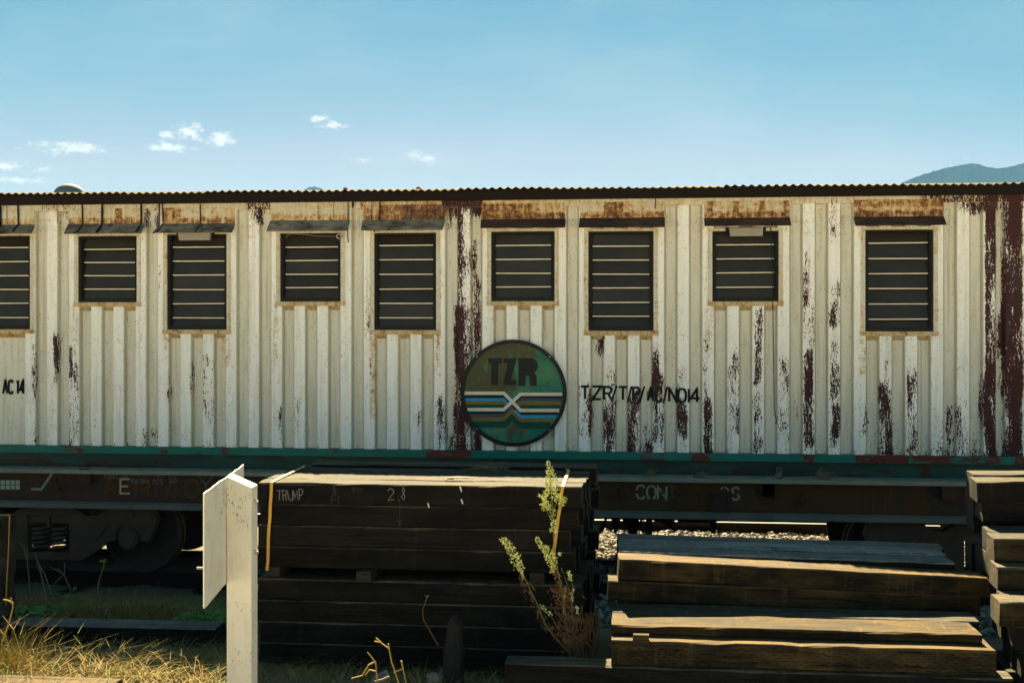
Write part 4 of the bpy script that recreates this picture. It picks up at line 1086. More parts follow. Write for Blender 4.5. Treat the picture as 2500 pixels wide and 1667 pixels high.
# bogies
def bogie(cx):
    "cx = x of the bogie centre (spring nest)"
    P = []
    def bp(b, nm, m, sm_=False): return wpart(b, nm, m, smooth=sm_)
    xr = cx+.835; DB = 11.46; zc = .145
    for sx in (-1, 1):
        xw = cx+sx*.835
        b = MB(); b.cyl_y(xw, zc, .415, 11.86, 11.89, 48); b.cyl_y(xw, zc, .395, 11.77, 11.859, 48); b.ring_y(xw, zc, .395, .33, 11.755, 11.77, 48); b.cyl_y(xw, zc, .12, 11.62, 11.77, 24)
        b.cyl_y(xw, zc, .395, 12.96, 13.0, 40); b.cyl_y(xw, zc, .07, 11.89, 12.96, 16)
        w = bp(b, 'wheelset', 'wheel_steel')
        b = MB(); b.cyl_y(xw, zc, .10, DB-.03, DB+.12, 24); b.cyl_y(xw, zc, .075, DB-.045, DB-.03, 20); b.box(xw-.13, xw+.13, DB+.02, DB+.14, zc-.02, zc+.16)
        bp(b, 'axle_box', 'bogie_steel')
    fr = [(-.22, .44), (.19, .44), (.30, .42), (.40, .36), (.50, .37), (.66, .45), (.95, .47), (1.08, .43), (1.12, .33), (1.04, .12), (.97, .12), (.97, .24), (.90, .27), (.78, .27), (.71, .24), (.70, .13), (.60, .10), (.48, .0), (.34, -.08), (.1, -.07), (0, -.06)]
    outl = [(x, z) for x, z in fr if x >= 0]
    full = [(cx+x, z) for x, z in outl]+[(cx-x, z) for x, z in reversed(outl[:-1]) if x > 0]
    # build as two side pieces leaving the spring window open
    for sx in (-1, 1):
        pts = [(cx+sx*x, z) for x, z in [(.22, .44), (.30, .42), (.40, .36), (.50, .37), (.66, .45), (.95, .47), (1.08, .43), (1.12, .33), (1.04, .12), (.97, .12), (.97, .24), (.90, .27), (.78, .27), (.71, .24), (.70, .13), (.60, .10), (.48, .0), (.34, -.08), (.22, -.08)]]
        b = MB(); b.prism(pts if sx > 0 else pts[::-1], DB, DB+.10)
        b.prism([(cx+sx*.50, .12), (cx+sx*.62, .27), (cx+sx*.60, .31), (cx+sx*.47, .17)], DB-.012, DB-.0005)
        b.cyl_y(cx+sx*.86, .38, .03, DB-.01, DB-.0005, 14)
        bp(b, 'side_frame', 'bogie_steel')
    b = MB(); b.box(cx-.219, cx+.219, DB, DB+.1, -.08, -.005); b.box(cx-.219, cx+.219, DB, DB+.1, .36, .44); b.box(cx-.24, cx+.24, DB+.02, 12.9, .28, .355); b.box(cx-.012, cx+.012, DB-.006, DB+.08, .24, .36)
    bp(b, 'bolster', 'bogie_steel')
    for sx in (-1, 1):
        b = MB(); pts = []
        for i in range(101):
            a = i*2*math.pi/20; pts.append((cx+sx*.105+.075*math.cos(a), DB+.06+.075*math.sin(a), .01+.23*i/100))
        b.tube(pts, .017, 6); bp(b, 'coil_spring', 'bogie_steel', True)
bl = W(118, 1300, 11.46).x
bogie(bl)
br = W(2168, 1310, 11.79).x+.835
bogie(br)
# brake rigging between the bogies
def sil(pts, D0, D1, nm):
    b = MB(); b.prism([(W(x, y, D0).x, W(x, y, D0).z) for x, y in pts], D0, D1); wpart(b, nm, 'rigging')
sil([(1491, 1255), (1516, 1255), (1513, 1285), (1504, 1302), (1500, 1302), (1494, 1280)], 11.9, 11.93, 'brake_hanger')
sil([(1516, 1255), (1560, 1255), (1556, 1312), (1538, 1312), (1527, 1282), (1516, 1262)], 12.0, 12.06, 'brake_hanger')
sil([(1577, 1255), (1593, 1255), (1592, 1318), (1578, 1318)], 11.75, 11.85, 'brake_hanger')
sil([(1731, 1255), (1750, 1255), (1748, 1300), (1742, 1304), (1737, 1294)], 12.0, 12.05, 'brake_hanger')
sil([(1592, 1287), (1762, 1287), (1762, 1292), (1745, 1294), (1595, 1292)], 12.1, 12.14, 'brake_rod')
sil([(1648, 1255), (1762, 1255), (1762, 1272), (1720, 1276), (1655, 1274)], 12.2, 12.4, 'air_reservoir')
sil([(1592, 1258), (1650, 1268), (1635, 1288), (1620, 1277), (1592, 1270)], 12.15, 12.2, 'brake_lever')
sil([(1456, 1296), (1466, 1290), (1478, 1262), (1484, 1262), (1474, 1295), (1464, 1304)], 11.9, 11.93, 'brake_lever')
sil([(1436, 1258), (1446, 1258), (1448, 1288), (1438, 1290)], 12.0, 12.04, 'brake_hanger')
sil([(1975, 1255), (1984, 1255), (1981, 1275), (1977, 1275)], 12.0, 12.04, 'brake_hanger')
b = MB()
for k in range(5): 
    pts = [W(1556+k*6+3*math.sin(i+k), 1256+i*9, 12.05) for i in range(7)]; b.tube(pts, .007, 5)
wpart(b, 'brake_hose', 'rigging')

# ------------------------------------------------------------------ timber sleepers
def timber(name, L_, w, h, mats, seed=0, rough=1., cham=.009):
    "sleeper with left-front-top corner at the origin; x right, y back, z down"
    b = MB(); n = 18; rr = random.Random(seed); c = cham
    ring = [(0, -h+c), (0, -c), (c, 0), (w*.33, 0), (w*.66, 0), (w-c, 0), (w, -c), (w, -h+c), (w-c, -h), (c, -h)]
    m = len(ring); wob = rr.uniform(0, 50)
    for i in range(n+1):
        x = L_*i/n
        bow = .004*math.sin(math.pi*i/n)*rr.choice((1, .3))
        for k, (y, z) in enumerate(ring):
            j = .0028*rough
            dx = rr.uniform(-.004, .004) if i in (0, n) else 0
            yy = y+j*noise.noise(Vector((x*4, k*3.1, wob)))*1.3+rr.uniform(-j, j)*.4; zz = z+j*noise.noise(Vector((x*4, k*3.1+50, wob)))*1.3+rr.uniform(-j, j)*.4
            if k in (1, 2) and rr.random() < .12*rough: yy += .006*rr.random(); zz -= .007*rr.random()
            b.v.append((x+dx, yy, zz))
    for i in range(n):
        for k in range(m):
            k2 = (k+1) % m; a = i*m
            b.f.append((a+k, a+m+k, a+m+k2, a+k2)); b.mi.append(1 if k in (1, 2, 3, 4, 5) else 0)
    b.f.append(tuple(range(m))); b.mi.append(2); b.f.append(tuple(range(n*m+m-1, n*m-1, -1))); b.mi.append(2)
    return b.build(name, mats)
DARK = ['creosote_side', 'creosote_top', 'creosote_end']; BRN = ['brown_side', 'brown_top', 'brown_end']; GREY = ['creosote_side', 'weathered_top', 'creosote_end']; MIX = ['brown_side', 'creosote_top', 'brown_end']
SLEEP = []; sid = [0]
def sleeper(corner, L_, w, h, mats, label, group, yaw=0, roll=0, rough=1., pitch=0, cat='timber sleeper'):
    sid[0] += 1
    o = timber('timber_sleeper', L_, w, h, mats, sid[0], rough)
    o.rotation_euler = (R_(pitch), R_(roll), R_(yaw)); o.location = corner
    tag(o, label, cat, group); SLEEP.append(o); return o
ORD = ['top', 'second', 'third', 'bottom']
ZF = 8.19
# upper bundle: 4 layers x 4 rows, lower bundle the same
g1 = 'sleepers of the strapped stack left of the weed'
SH = .1435
ztop = EYE-(1183-HOR)/F*ZF
yfront = PZ(1000, 1183, ZF).y
xl = PZ(627, 1183, ZF+.1).x; 
rends = [[1420, 1410, 1391, 1403], [1428, 1424, 1418, 1412], [1436, 1432, 1422, 1428], [1436, 1440, 1436, 1430]]
lowr = [[1421, 1423, 1420, 1422], [1430, 1428, 1424, 1430], [1440, 1438, 1436, 1440], [1446, 1444, 1440, 1446]]
front = None
for bi, (z0, ends) in enumerate(((ztop, rends), (EYE-(1420-HOR)/F*(ZF), lowr))):
    for li in range(4):
        for ci in range(4):
            wdt = .228; y = yfront+ci*.232+rnd.uniform(-.002, .003)+(0 if ci else rnd.uniform(-.004, .004))
            z = z0-li*(SH+.002)
            xr_ = W(ends[ci][li], 1200, y).x
            x0 = xl+rnd.uniform(-.015, .02)
            if bi: x0 += .005
            bundle = 'upper' if bi == 0 else 'lower'
            row = ('front row', 'second row', 'third row', 'rear row')[ci]
            dz = 0 if ci < 2 else -.004
            lab = f'dark creosoted sleeper, {ORD[li]} layer of the {bundle} bundle, {row}, behind the tall weed'
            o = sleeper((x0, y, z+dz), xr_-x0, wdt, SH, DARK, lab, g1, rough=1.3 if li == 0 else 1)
            if bi == 0 and ci == 0 and li == 0: front = o
# bundle behind
for li in range(8):
    y = yfront+1.02; z = ztop-li*(SH+.0145)+.012
    x0 = xl+.1; xr_ = W((1455, 1462, 1448, 1460, 1452, 1462, 1450, 1458)[li], 1200, y).x
    sleeper((x0, y, z), xr_-x0, .23, SH, DARK, f'dark sleeper behind the strapped stack, number {("one","two","three","four","five","six","seven","eight")[li]} from the top, only its right end showing', 'sleepers behind the strapped stack')
# chalk on the front top sleeper
def chalk(txt, a, c, y0, y1, w, m, **kw):
    D = yfront-.0075; b = lettering(txt, a, c, y0, y1, w, D, off=.0, **kw)
    o = b.build('chalk_writing', m, front, fix=False); o.matrix_parent_inverse = Matrix.Translation(-Vector(front.location))
chalk('TRUMP', 678, 741, 1197, 1221, 1.7, 'chalk', jit=1.6, slope=-.03, slant=-.08, gap=.25)
chalk('2', 947, 963, 1192, 1220, 1.7, 'chalk', jit=1); chalk(',', 972, 976, 1206, 1220, 1.7, 'chalk'); chalk('8', 980, 990, 1190, 1219, 1.5, 'chalk', jit=1)
chalk('50', 858, 884, 1191, 1200, 1.2, 'chalk_faint', jit=.6)
chalk('8', 812, 820, 1186, 1196, 1.0, 'chalk_faint'); chalk('8', 812, 821, 1198, 1208, 1.0, 'chalk_faint'); chalk('H', 810, 826, 1208, 1230, 1.0, 'chalk_faint', jit=1)
chalk('I', 974, 978, 1222, 1283, 1.0, 'chalk_faint', jit=.5); chalk('V', 969, 983, 1266, 1284, 1.0, 'chalk_faint')
# dunnage between the bundles
zt = ztop-4*(SH+.002)
zb = EYE-(1420-HOR)/F*ZF
for k, (px, lab) in enumerate(((870, 'small square timber block poking out between the two bundles'), (1290, 'hidden packing block between the bundles beneath the right strap'), (640, 'packing slab between the bundles beside the white post'))):
    p = W(px, 1400, yfront-.05); b = MB(); b.box(p.x, p.x+.10, yfront-(.055 if k == 0 else -.02), yfront+.9, zb+.0045, zt-.0005+.0)
    o = b.build('packing_block', 'creosote_end'); reorigin(o, (p.x, yfront, zb)); tag(o, lab, 'timber block')
# straps
def strap(pts, w, lab, nm='packing_strap', m='strap_yellow', axis=(1, 0, 0)):
    b = MB(); A = Vector(axis)*w/2; P = [Vector(p) for p in pts]; t2 = .0012
    for k in range(len(P)-1):
        d = (P[k+1]-P[k]).normalized(); nrm = d.cross(Vector(axis)).normalized()*t2
        a, c = P[k], P[k+1]; i = len(b.v)
        b.v += [tuple(q) for q in (a-A-nrm, a+A-nrm, c+A-nrm, c-A-nrm, a-A+nrm, a+A+nrm, c+A+nrm, c-A+nrm)]
        for q in ((0, 1, 2, 3), (7, 6, 5, 4), (0, 4, 5, 1), (1, 5, 6, 2), (2, 6, 7, 3), (3, 7, 4, 0)): b.f.append(tuple(i+z for z in q)); b.mi.append(0)
    o = b.build(nm, m); reorigin(o, tuple(P[0])); tag(o, lab, 'strap', 'packing straps on the timber stacks'); return o
yf = yfront-.010
for a0, a1, lab in ((663, 652, 'yellow packing strap round the upper bundle near the white post'), (1374, 1346, 'yellow packing strap round the upper bundle behind the weed')):
    p0 = W(a0, 1183, yf); n = 8
    pts = [(p0.x-.03, yfront+.90, ztop+.010), (p0.x-.01, yfront+.80, ztop+.012), (p0.x-.006, yfront+.4, ztop+.011), (p0.x, yf, ztop+.006)]
    for k in range(1, n+1):
        y = 1183+(1392-1183)*k/n; q = W(a0+(a1-a0)*k/n+rnd.uniform(-1, 1), y, yf-.004); pts.append(tuple(q))
    strap(pts, .021, lab)
for px0, px1, y0, y1, lab in ((628, 620, 1425, 1520, 'broken end of rusty strap on the lower bundle beside the white post'), (1380, 1376, 1432, 1500, 'short yellow strap end on the lower bundle beside the weed stem')):
    pts = [tuple(W(px0+(px1-px0)*k/4, y0+(y1-y0)*k/4, yf-.004)) for k in range(5)]
    strap(pts, .015, lab)
# splintered wood and straw on top
b = MB(); p = G(1105, 1174, ztop)
for k in range(7):
    a = rnd.uniform(-.5, .5); L_ = rnd.uniform(.05, .13); q = Vector((p.x+rnd.uniform(-.06, .06), p.y+rnd.uniform(-.03, .04), ztop+rnd.uniform(.008, .03)))
    d = Vector((math.cos(a), math.sin(a), rnd.uniform(-.1, .2)))*L_; w = Vector((-d.y, d.x, 0)).normalized()*rnd.uniform(.008, .02)
    i = len(b.v); b.v += [tuple(q-w), tuple(q+w), tuple(q+d+w*.3), tuple(q+d-w*.3), tuple(q-w+Vector((0, 0, .006))), tuple(q+w+Vector((0, 0, .006))), tuple(q+d+w*.3+Vector((0, 0, .004))), tuple(q+d-w*.3+Vector((0, 0, .004)))]
    for f_ in ((3, 2, 1, 0), (4, 5, 6, 7), (0, 1, 5, 4), (1, 2, 6, 5), (2, 3, 7, 6), (3, 0, 4, 7)): b.f.append(tuple(i+z for z in f_)); b.mi.append(0)
o = b.build('splintered_wood', 'pale_rag'); reorigin(o, (p.x, p.y, ztop)); tag(o, 'bundle of pale wood splinters lying on the strapped stack', 'wood splinters')
b = MB(); p = G(1190, 1146, ztop)
for k in range(34):
    q = Vector((p.x+rnd.gauss(0, .03), p.y+rnd.uniform(-.1, .05), ztop+.01)); pts = [q]; d = Vector((rnd.gauss(0, .5), rnd.gauss(0, .3), rnd.uniform(0, .45)))
    for i in range(4): q = q+d*rnd.uniform(.03, .07); d.z -= .15; q.z = max(q.z, ztop+.004); pts.append(q)
    b.tube(pts, .0016, 4)
o = b.build('straw_wisp', 'straw_grey'); reorigin(o, (p.x, p.y, ztop)); tag(o, 'loose wisp of dry straw on the back of the strapped stack', 'straw')
# wood chips stuck on the front face
for px, py, lab in ((1124, 1194, 'pale wood chip high on the face of the top front sleeper'), (1127, 1224, 'longer pale wood chip low on the face of the top front sleeper'), (1045, 1233, 'small pale chip left of the longer chip on the top front sleeper')):
    p = W(px, py, yf-.001); b = MB(); b.prism([(p.x-.007, p.z+.014), (p.x+.002, p.z+.018), (p.x+.012, p.z-.014), (p.x+.005, p.z-.018)], yf-.004, yf+.004)
    o = b.build('wood_chip', 'strap_yellow' if 0 else 'sign_white'); reorigin(o, tuple(p)); tag(o, lab, 'wood chip')

# right pile
g2 = 'sleepers of the sunlit pile right of the weed'
def from_px(px, py, z, px2, h, w, mats, label, group=g2, yaw=0, roll=0, rough=1.2, L_=None, dz=0):
    c = G(px, py, z)
    if L_ is None:
        e = W(px2, 1400, c.y).x; L_ = (e-c.x)/max(.9, math.cos(R_(yaw)))
    return sleeper((c.x, c.y, z+dz), L_, w, h, mats, label, group, yaw, roll, rough)
from_px(1512, 1365, .775, 0, .128, .235, BRN, 'top front sleeper of the right pile, tilting down to the right with a sunlit edge', yaw=3.8, roll=2.5, L_=2.33)
from_px(1486, 1417, .637, 0, .125, .24, BRN, 'dark sleeper directly beneath the tilted top front one in the right pile', yaw=3.6, roll=1.9, L_=2.34)
c = G(1512, 1365, .785)
from_px(1510, 1346, .762, 2335, .13, .225, GREY, 'grey weathered sleeper just behind the tilted one on top of the right pile', yaw=.8, roll=.9)
from_px(1508, 1328, .762, 2310, .13, .225, GREY, 'third grey sleeper back on top of the right pile, split at its right end', yaw=0, roll=.7)
from_px(1506, 1313, .762, 2303, .13, .2, GREY, 'rearmost sleeper on top of the right pile, against the ballast', yaw=-.8, roll=.6)
for k, z in enumerate((.63, .49, .355, .22, .085)):
    nm = ('second', 'third', 'fourth', 'fifth', 'sixth')[k]
    c0 = G(1508, 1340, .77)
    sleeper((c0.x+rnd.uniform(-.02, .03), c0.y+.02, z-.01), 2.18, .225, .13, BRN, f'sleeper in the {nm} layer down, in the shaded middle of the right pile', g2)
    c0 = G(1506, 1313, .77)
    sleeper((c0.x+rnd.uniform(-.02, .03), c0.y-.02, z-.01), 2.12, .225, .13, BRN, f'sleeper in the {nm} layer down, at the back of the right pile', g2)
c0 = G(1497, 1493, .488)
sleeper((c0.x, c0.y+.004, .485), 2.2, .26, .07, DARK, 'dark plank behind the broad sunlit plank of the right pile', g2)  # takes darker timber colours than the broad plank in front
c3 = G(1492, 1525, .488)
from_px(1492, 1525, .488, 2398, .054, .305, BRN, 'thin wide sunlit plank forming the broad tread of the right pile', rough=1.6)
c4 = G(1493, 1562, .432)
from_px(1493, 1562, .432, 2433, .145, .36, ['incised_side', 'brown_top', 'brown_end'], 'front sleeper with incised slits and a thin bright sunlit top edge in the right pile', rough=1.4)
sleeper((c3.x, c3.y+.32, .41), 2.2, .24, .15, BRN, 'hidden support sleeper under the right pile behind the broad plank', g2)
p = G(1545, 1548, .432); b = MB()
b.prism([(p.x, .434), (p.x+.095, .434), (p.x+.095, .464), (p.x+.004, .464)], c4.y+.012, c4.y+.05)
o = b.build('packing_block', 'brown_top'); reorigin(o, (p.x, p.y, .422)); tag(o, 'little sunlit wooden chock on the ledge of the right pile', 'timber block')
c5 = G(1232, 1617, .286)
sleeper((c5.x, c5.y, .286), 2.88, .17, .23, DARK, 'long grey sleeper on the ground under the right pile, running left to the weed', g2, yaw=-.3)
sleeper((c4.x+.1, c5.y+.18, .272), 2.1, .24, .2, BRN, 'base sleeper lying behind the long ground sleeper in the right pile', g2)
sleeper((c3.x+.1, c3.y+.3, .29), 2.1, .24, .2, BRN, 'rear base sleeper beneath the broad plank of the right pile', g2)

# far right pile
g3 = 'sleepers of the pile at the right edge'
def fr(px, py, z, h, w, label, mats=MIX, yaw=-3.5, roll=-1.2, L_=2.1): return from_px(px, py, z, 0, h, w, mats, label, g3, yaw, roll, 1.2, L_)
fr(2384, 1175, 1.246, .139, .235, 'top front sleeper of the pile at the right edge', DARK)
fr(2398, 1222.5, 1.105, .139, .235, 'second sleeper down at the front of the pile at the right edge, set slightly right', DARK)
fr(2376, 1157.5, 1.262, .139, .235, 'top rear sleeper of the pile at the right edge', DARK)
fr(2374, 1204, 1.105, .139, .235, 'second layer sleeper behind in the pile at the right edge', DARK)
fr(2376, 1251, .955, .139, .235, 'third layer sleeper in the shaded back of the right edge pile', DARK)
fr(2371, 1322, .81, .20, .2, 'low sleeper end jutting left from the back of the right edge pile', DARK)
fr(2396, 1340, .80, .20, .2, 'dark sleeper end beside the jutting one at the right edge', DARK)
fr(2418, 1298, .968, .14, .24, 'split grey sleeper on the step below the top pair at the right edge', DARK)
fr(2427, 1315, .964, .142, .235, 'grey topped sleeper stepping forward at the right edge')
fr(2418, 1356, .82, .14, .235, 'sleeper hidden under the grey topped step at the right edge')
fr(2436, 1385, .822, .137, .24, 'sleeper with a sunlit rim, fourth step down at the right edge')
fr(2454, 1460, .686, .142, .235, 'sunlit sleeper with a steel nail plate on its end at the right edge')
fr(2440, 1470, .69, .14, .235, 'dark sleeper behind the nail plated one at the right edge')
fr(2480, 1527, .54, .143, .235, 'dark sleeper under the nail plated one at the right edge', DARK)
fr(2444, 1500, .54, .143, .235, 'dark sleeper two steps under the sunlit rim at the right edge', DARK)
fr(2492, 1592, .395, .143, .235, 'lowest visible sleeper corner at the right edge', DARK)
fr(2470, 1575, .39, .143, .235, 'inner low sleeper at the right edge of the picture', DARK)
fr(2460, 1640, .25, .25, .5, 'base sleeper under the whole right edge pile', DARK)
# nail plate on the end
pl = [o for o in SLEEP if 'steel nail plate' in o['label']][0]
b = MB(); b.box(-.004, -.001, .04, .2, -.125, -.02)
for i in range(6):
    for j in range(7): b.box(-.007, -.0045, .052+i*.024, .060+i*.024, -.118+j*.015, -.112+j*.015)
b.build('nail_plate', 'bolt_steel', pl)
# pebble hanging left of it
# far left stack
g4 = 'sleepers of the stack at the left edge'
zt4 = .83; cc = G(39, 1253, zt4)
for li in range(6):
    for ci in range(3):
        y = cc.y-.234*(ci+1); z = zt4-li*.15
        sleeper((cc.x-2.1+rnd.uniform(-.01, .006), y, z), 2.1, .23, .146, DARK, f'dark sleeper, {("top","second","third","fourth","fifth","lowest")[li]} layer and {("rear","middle","front")[ci]} row of the stack at the left edge', g4)
pe_ = [W(25-.0*k, 1258, 0.0+cc.y-.1) for k in range(1)][0]
xs_ = cc.x+.004
strap([(xs_-.3, cc.y-.1, zt4+.006), (xs_, cc.y-.1, zt4+.004), (xs_+.002, cc.y-.12, zt4-.25), (xs_+.004, cc.y-.15, zt4-.48), (xs_+.004, cc.y-.16, zt4-.66)], .016, 'yellow strap hanging down the end of the stack at the left edge', axis=(0, 1, 0))

# sleeper lying on the ground at left
c = G(0, 1530, .14)
e = G(518, 1540, .045)
o = sleeper((e.x-2.2, e.y+.02, .045), 2.2, .23, .145, GREY, 'single sleeper lying alone on the ground left of the white post', None, yaw=1.2)
# plank in the sun, bottom left
c = G(295, 1657, .24)
sleeper((c.x-2.0, c.y-.17, .24), 2.0, .19, .06, BRN, 'sunlit plank in the dry grass at the bottom left corner', None, cat='plank')

# splintered stake
p = PZ(1105, 1560, 7.55); b = MB()
lv = [(1612-782, 1080, 1134), (1590-782, 1083, 1133), (1560-782, 1086, 1132), (1530-782, 1090, 1128), (1514-782, 1096, 1119), (1502-782, 1108, 1116)]
zz = 7.55; rows_ = [(1700, 1079, 1136)]+[(a+782, x0, x1) for a, x0, x1 in lv]
for (y, x0, x1) in rows_:
    for k in range(8):
        a = 2*math.pi*k/8; q = PZ((x0+x1)/2+(x1-x0)/2*math.cos(a)*(1+.12*rnd.uniform(-1, 1)), y, zz); b.v.append((q.x, q.y+.055*math.sin(a), q.z))
for j in range(len(rows_)-1):
    for k in range(8): b.f.append((j*8+k, j*8+(k+1) % 8, j*8+8+(k+1) % 8, j*8+8+k)); b.mi.append(0)
b.f.append(tuple((len(rows_)-1)*8+k for k in range(8))); b.mi.append(0)
for k in range(5):
    x = 1094+k*7; q0 = PZ(x, 1525-k % 2*8, zz-.03); q1 = PZ(x+2, 1500+abs(k-2)*7, zz-.02); b.tube([q0, q1], [.012, .003], 5)
o = b.build('broken_stake', 'stake_wood'); reorigin(o, (p.x, p.y, gz(p.x, p.y))); tag(o, 'dark splintered wooden stake standing before the strapped stack', 'stake')

# ------------------------------------------------------------------ white post with board
ZP = 5.9
post = empty('board_post', tuple(PZ(586, 1700, ZP)), 'white painted post with slanted top carrying a white board edge on', 'post')
def ppart(b, nm, m, **kw):
    o = b.build(nm, m, post, **kw); o.matrix_parent_inverse = Matrix.Translation(-Vector(post.location)); return o
def camvec(vx, vz=1.0): return Vector((vx*CT-vz*ST, vx*ST+vz*CT, 0)).normalized()
dback = camvec(-.054)
b = MB()
fl, frr = PZ(553, 1163, ZP), PZ(614, 1190, ZP); wv_ = .118; zb0 = -.2
bk = dback*wv_+Vector((.012, 0, 0))
dn = Vector((0, 0, 1))
v = [Vector((fl.x, fl.y, zb0)), Vector((frr.x, frr.y, zb0)), frr, fl]
v2 = [q+bk for q in v]; v2[2] = v2[2]+Vector((0, 0, .0)); v2[3] = v2[3]
i = 0; ss = 14
for q in v+v2: b.v.append(tuple(q))
for f_ in ((0, 1, 2, 3), (7, 6, 5, 4), (0, 4, 5, 1), (1, 5, 6, 2), (2, 6, 7, 3), (3, 7, 4, 0)): b.f.append(f_); b.mi.append(0)
o = ppart(b, 'upright', 'post_paint')
md = o.modifiers.new('bevel', 'BEVEL'); md.width = .004; md.segments = 2
Zl = 5.37
tl, bl_ = PZ(499, 1203, Zl), PZ(502, 1486, Zl)
Wd = 1.045
th_ = camvec(1, .054)*.006
b = MB()
rag = []
for k in range(15):
    f_ = k/14; q = tl+dback*Wd*f_; rag.append((q+Vector((0, 0, rnd.uniform(-.003, .003))), Vector((q.x, q.y, bl_.z+rnd.uniform(-.003, .003)))))
for k in range(14):
    (a, a2), (c, c2) = rag[k], rag[k+1]
    i = len(b.v); b.v += [tuple(q) for q in (a2-th_, c2-th_, c-th_, a-th_, a2, c2, c, a)]
    for f_ in ((3, 2, 1, 0), (4, 5, 6, 7), (3, 7, 6, 2), (0, 1, 5, 4))+(((0, 4, 7, 3),) if k == 0 else ())+(((1, 2, 6, 5),) if k == 13 else ()):
        b.f.append(tuple(i+z for z in f_)); b.mi.append(0)
ppart(b, 'board', 'post_paint')
for py in (1224, 1347):
    q = PZ(620, py, ZP+.06); b = MB(); d = camvec(1, 0)
    b.tube([q-d*.01, q+d*.022], .006, 8); b.tube([q+d*.002, q+d*.012], .016, 6); b.tube([q+d*.0095, q+d*.012], .016, 12) ; ppart(b, 'bolt', 'bolt_steel')
q = PZ(498, 1386, Zl+.55); b = MB(); b.tube([q-camvec(1, 0)*.035, q+camvec(1, 0)*.03], .006, 8); ppart(b, 'bolt', 'bolt_steel')

# ------------------------------------------------------------------ vegetation
def blade(b, x, y, z, h, lean, az_, w, mi=0, kink=.5):
    d = Vector((math.cos(az_), math.sin(az_), 0)); side = Vector((-d.y, d.x, 0))*w/2
    if abs(side.x) < w*.25: side = Vector((w*.4, 0, 0))
    P = [Vector((x, y, z))]
    for k in range(1, 4):
        f_ = k/3; P.append(Vector((x, y, z))+d*h*lean*f_**1.7+Vector((0, 0, h*(f_-kink*lean*f_**3))))
    i = len(b.v)
    for k, p in enumerate(P):
        s_ = side*(1-k/3.3); b.v += [tuple(p-s_), tuple(p+s_)]
    for k in range(3): b.f.append((i+2*k, i+2*k+1, i+2*k+3, i+2*k+2)); b.mi.append(mi)
# dry grass and litter, bottom left and centre
b = MB()
for _ in range(19000):
    px = rnd.uniform(-120, 1250)
    y = rnd.uniform(5.9, 8.25); x = W(px, 1600, y).x
    if px > 560 and rnd.random() < .6: continue
    n_ = noise.noise(Vector((x*2.2, y*2.2, 5)))
    if n_ < -.02+.25*noise.noise(Vector((x*9, y*9, 1))): continue
    h = rnd.choice((.05, .07, .09, .12, .2))*rnd.uniform(.7, 1.2)*(1.1 if px < 560 else .6)
    mi = 0 if rnd.random() < .5 else (1 if rnd.random() < .5 else 2)
    blade(b, x, y, gz(x, y)-.005, h, rnd.uniform(.6, 2.4), rnd.uniform(0, 6.28), rnd.uniform(.003, .0065), mi, .42)
tag(b.build('dry_grass', ['straw', 'leaf_lime', 'straw_grey'], fix=False), 'dry yellow grass along the bottom left foreground', 'grass', kind='stuff')
b = MB()
for _ in range(3200):
    px = rnd.uniform(-80, 1230); y = rnd.uniform(6.6, 8.6)
    x = W(px, 1600, y).x
    blade(b, x, y, gz(x, y)+rnd.uniform(0, .03), rnd.uniform(.05, .16), rnd.uniform(1.6, 3.0), rnd.uniform(0, 6.28), rnd.uniform(.003, .006), rnd.choice((0, 0, 1)), .28)
for _ in range(420):
    px = rnd.uniform(20, 545); y = rnd.uniform(6.9, 8.1)
    x = W(px, 1600, y).x
    blade(b, x, y, gz(x, y), rnd.uniform(.16, .34), rnd.uniform(.5, 1.5), rnd.uniform(0, 6.28), rnd.uniform(.0035, .0055), rnd.choice((0, 2)), .5)
tag(b.build('straw_litter', ['straw', 'straw_grey', 'straw_bright'], fix=False), 'loose dry stalks and litter scattered before the timber', 'straw litter', kind='stuff')
# tall lit tuft at the left edge and others
def tuft(px, y, n, h, lab, lean=.8, spread=.12, mats=('straw_bright', 'straw', 'leaf_lime')):
    b = MB(); p = W(px, 1600, y)
    for _ in range(n):
        xx = p.x+rnd.gauss(0, spread); yy = y+rnd.gauss(0, spread*.6)
        blade(b, xx, yy, gz(xx, yy)-.01, h*rnd.uniform(.35, 1.05), rnd.uniform(.1, lean), rnd.uniform(0, 6.28), rnd.uniform(.003, .0065), rnd.choice((0, 0, 0, 1, 2)), .45)
    o = b.build('grass_tuft', list(mats), fix=False); reorigin(o, (p.x, y, gz(p.x, y))); tag(o, lab, 'grass tuft', 'grass tufts')
tuft(10, 6.95, 230, .50, 'tall sunlit straw tuft at the left edge of the picture', .9, .13)
tuft(75, 7.05, 110, .40, 'second straw tuft leaning right beside the tall one at the left edge', 1.2, .10)
tuft(250, 7.0, 70, .24, 'low arching straw tuft before the lying sleeper', 1.5, .10)
tuft(470, 6.9, 60, .20, 'small green and yellow tuft left of the white post base', 1.3, .08, ('leaf_lime', 'straw_bright', 'straw'))
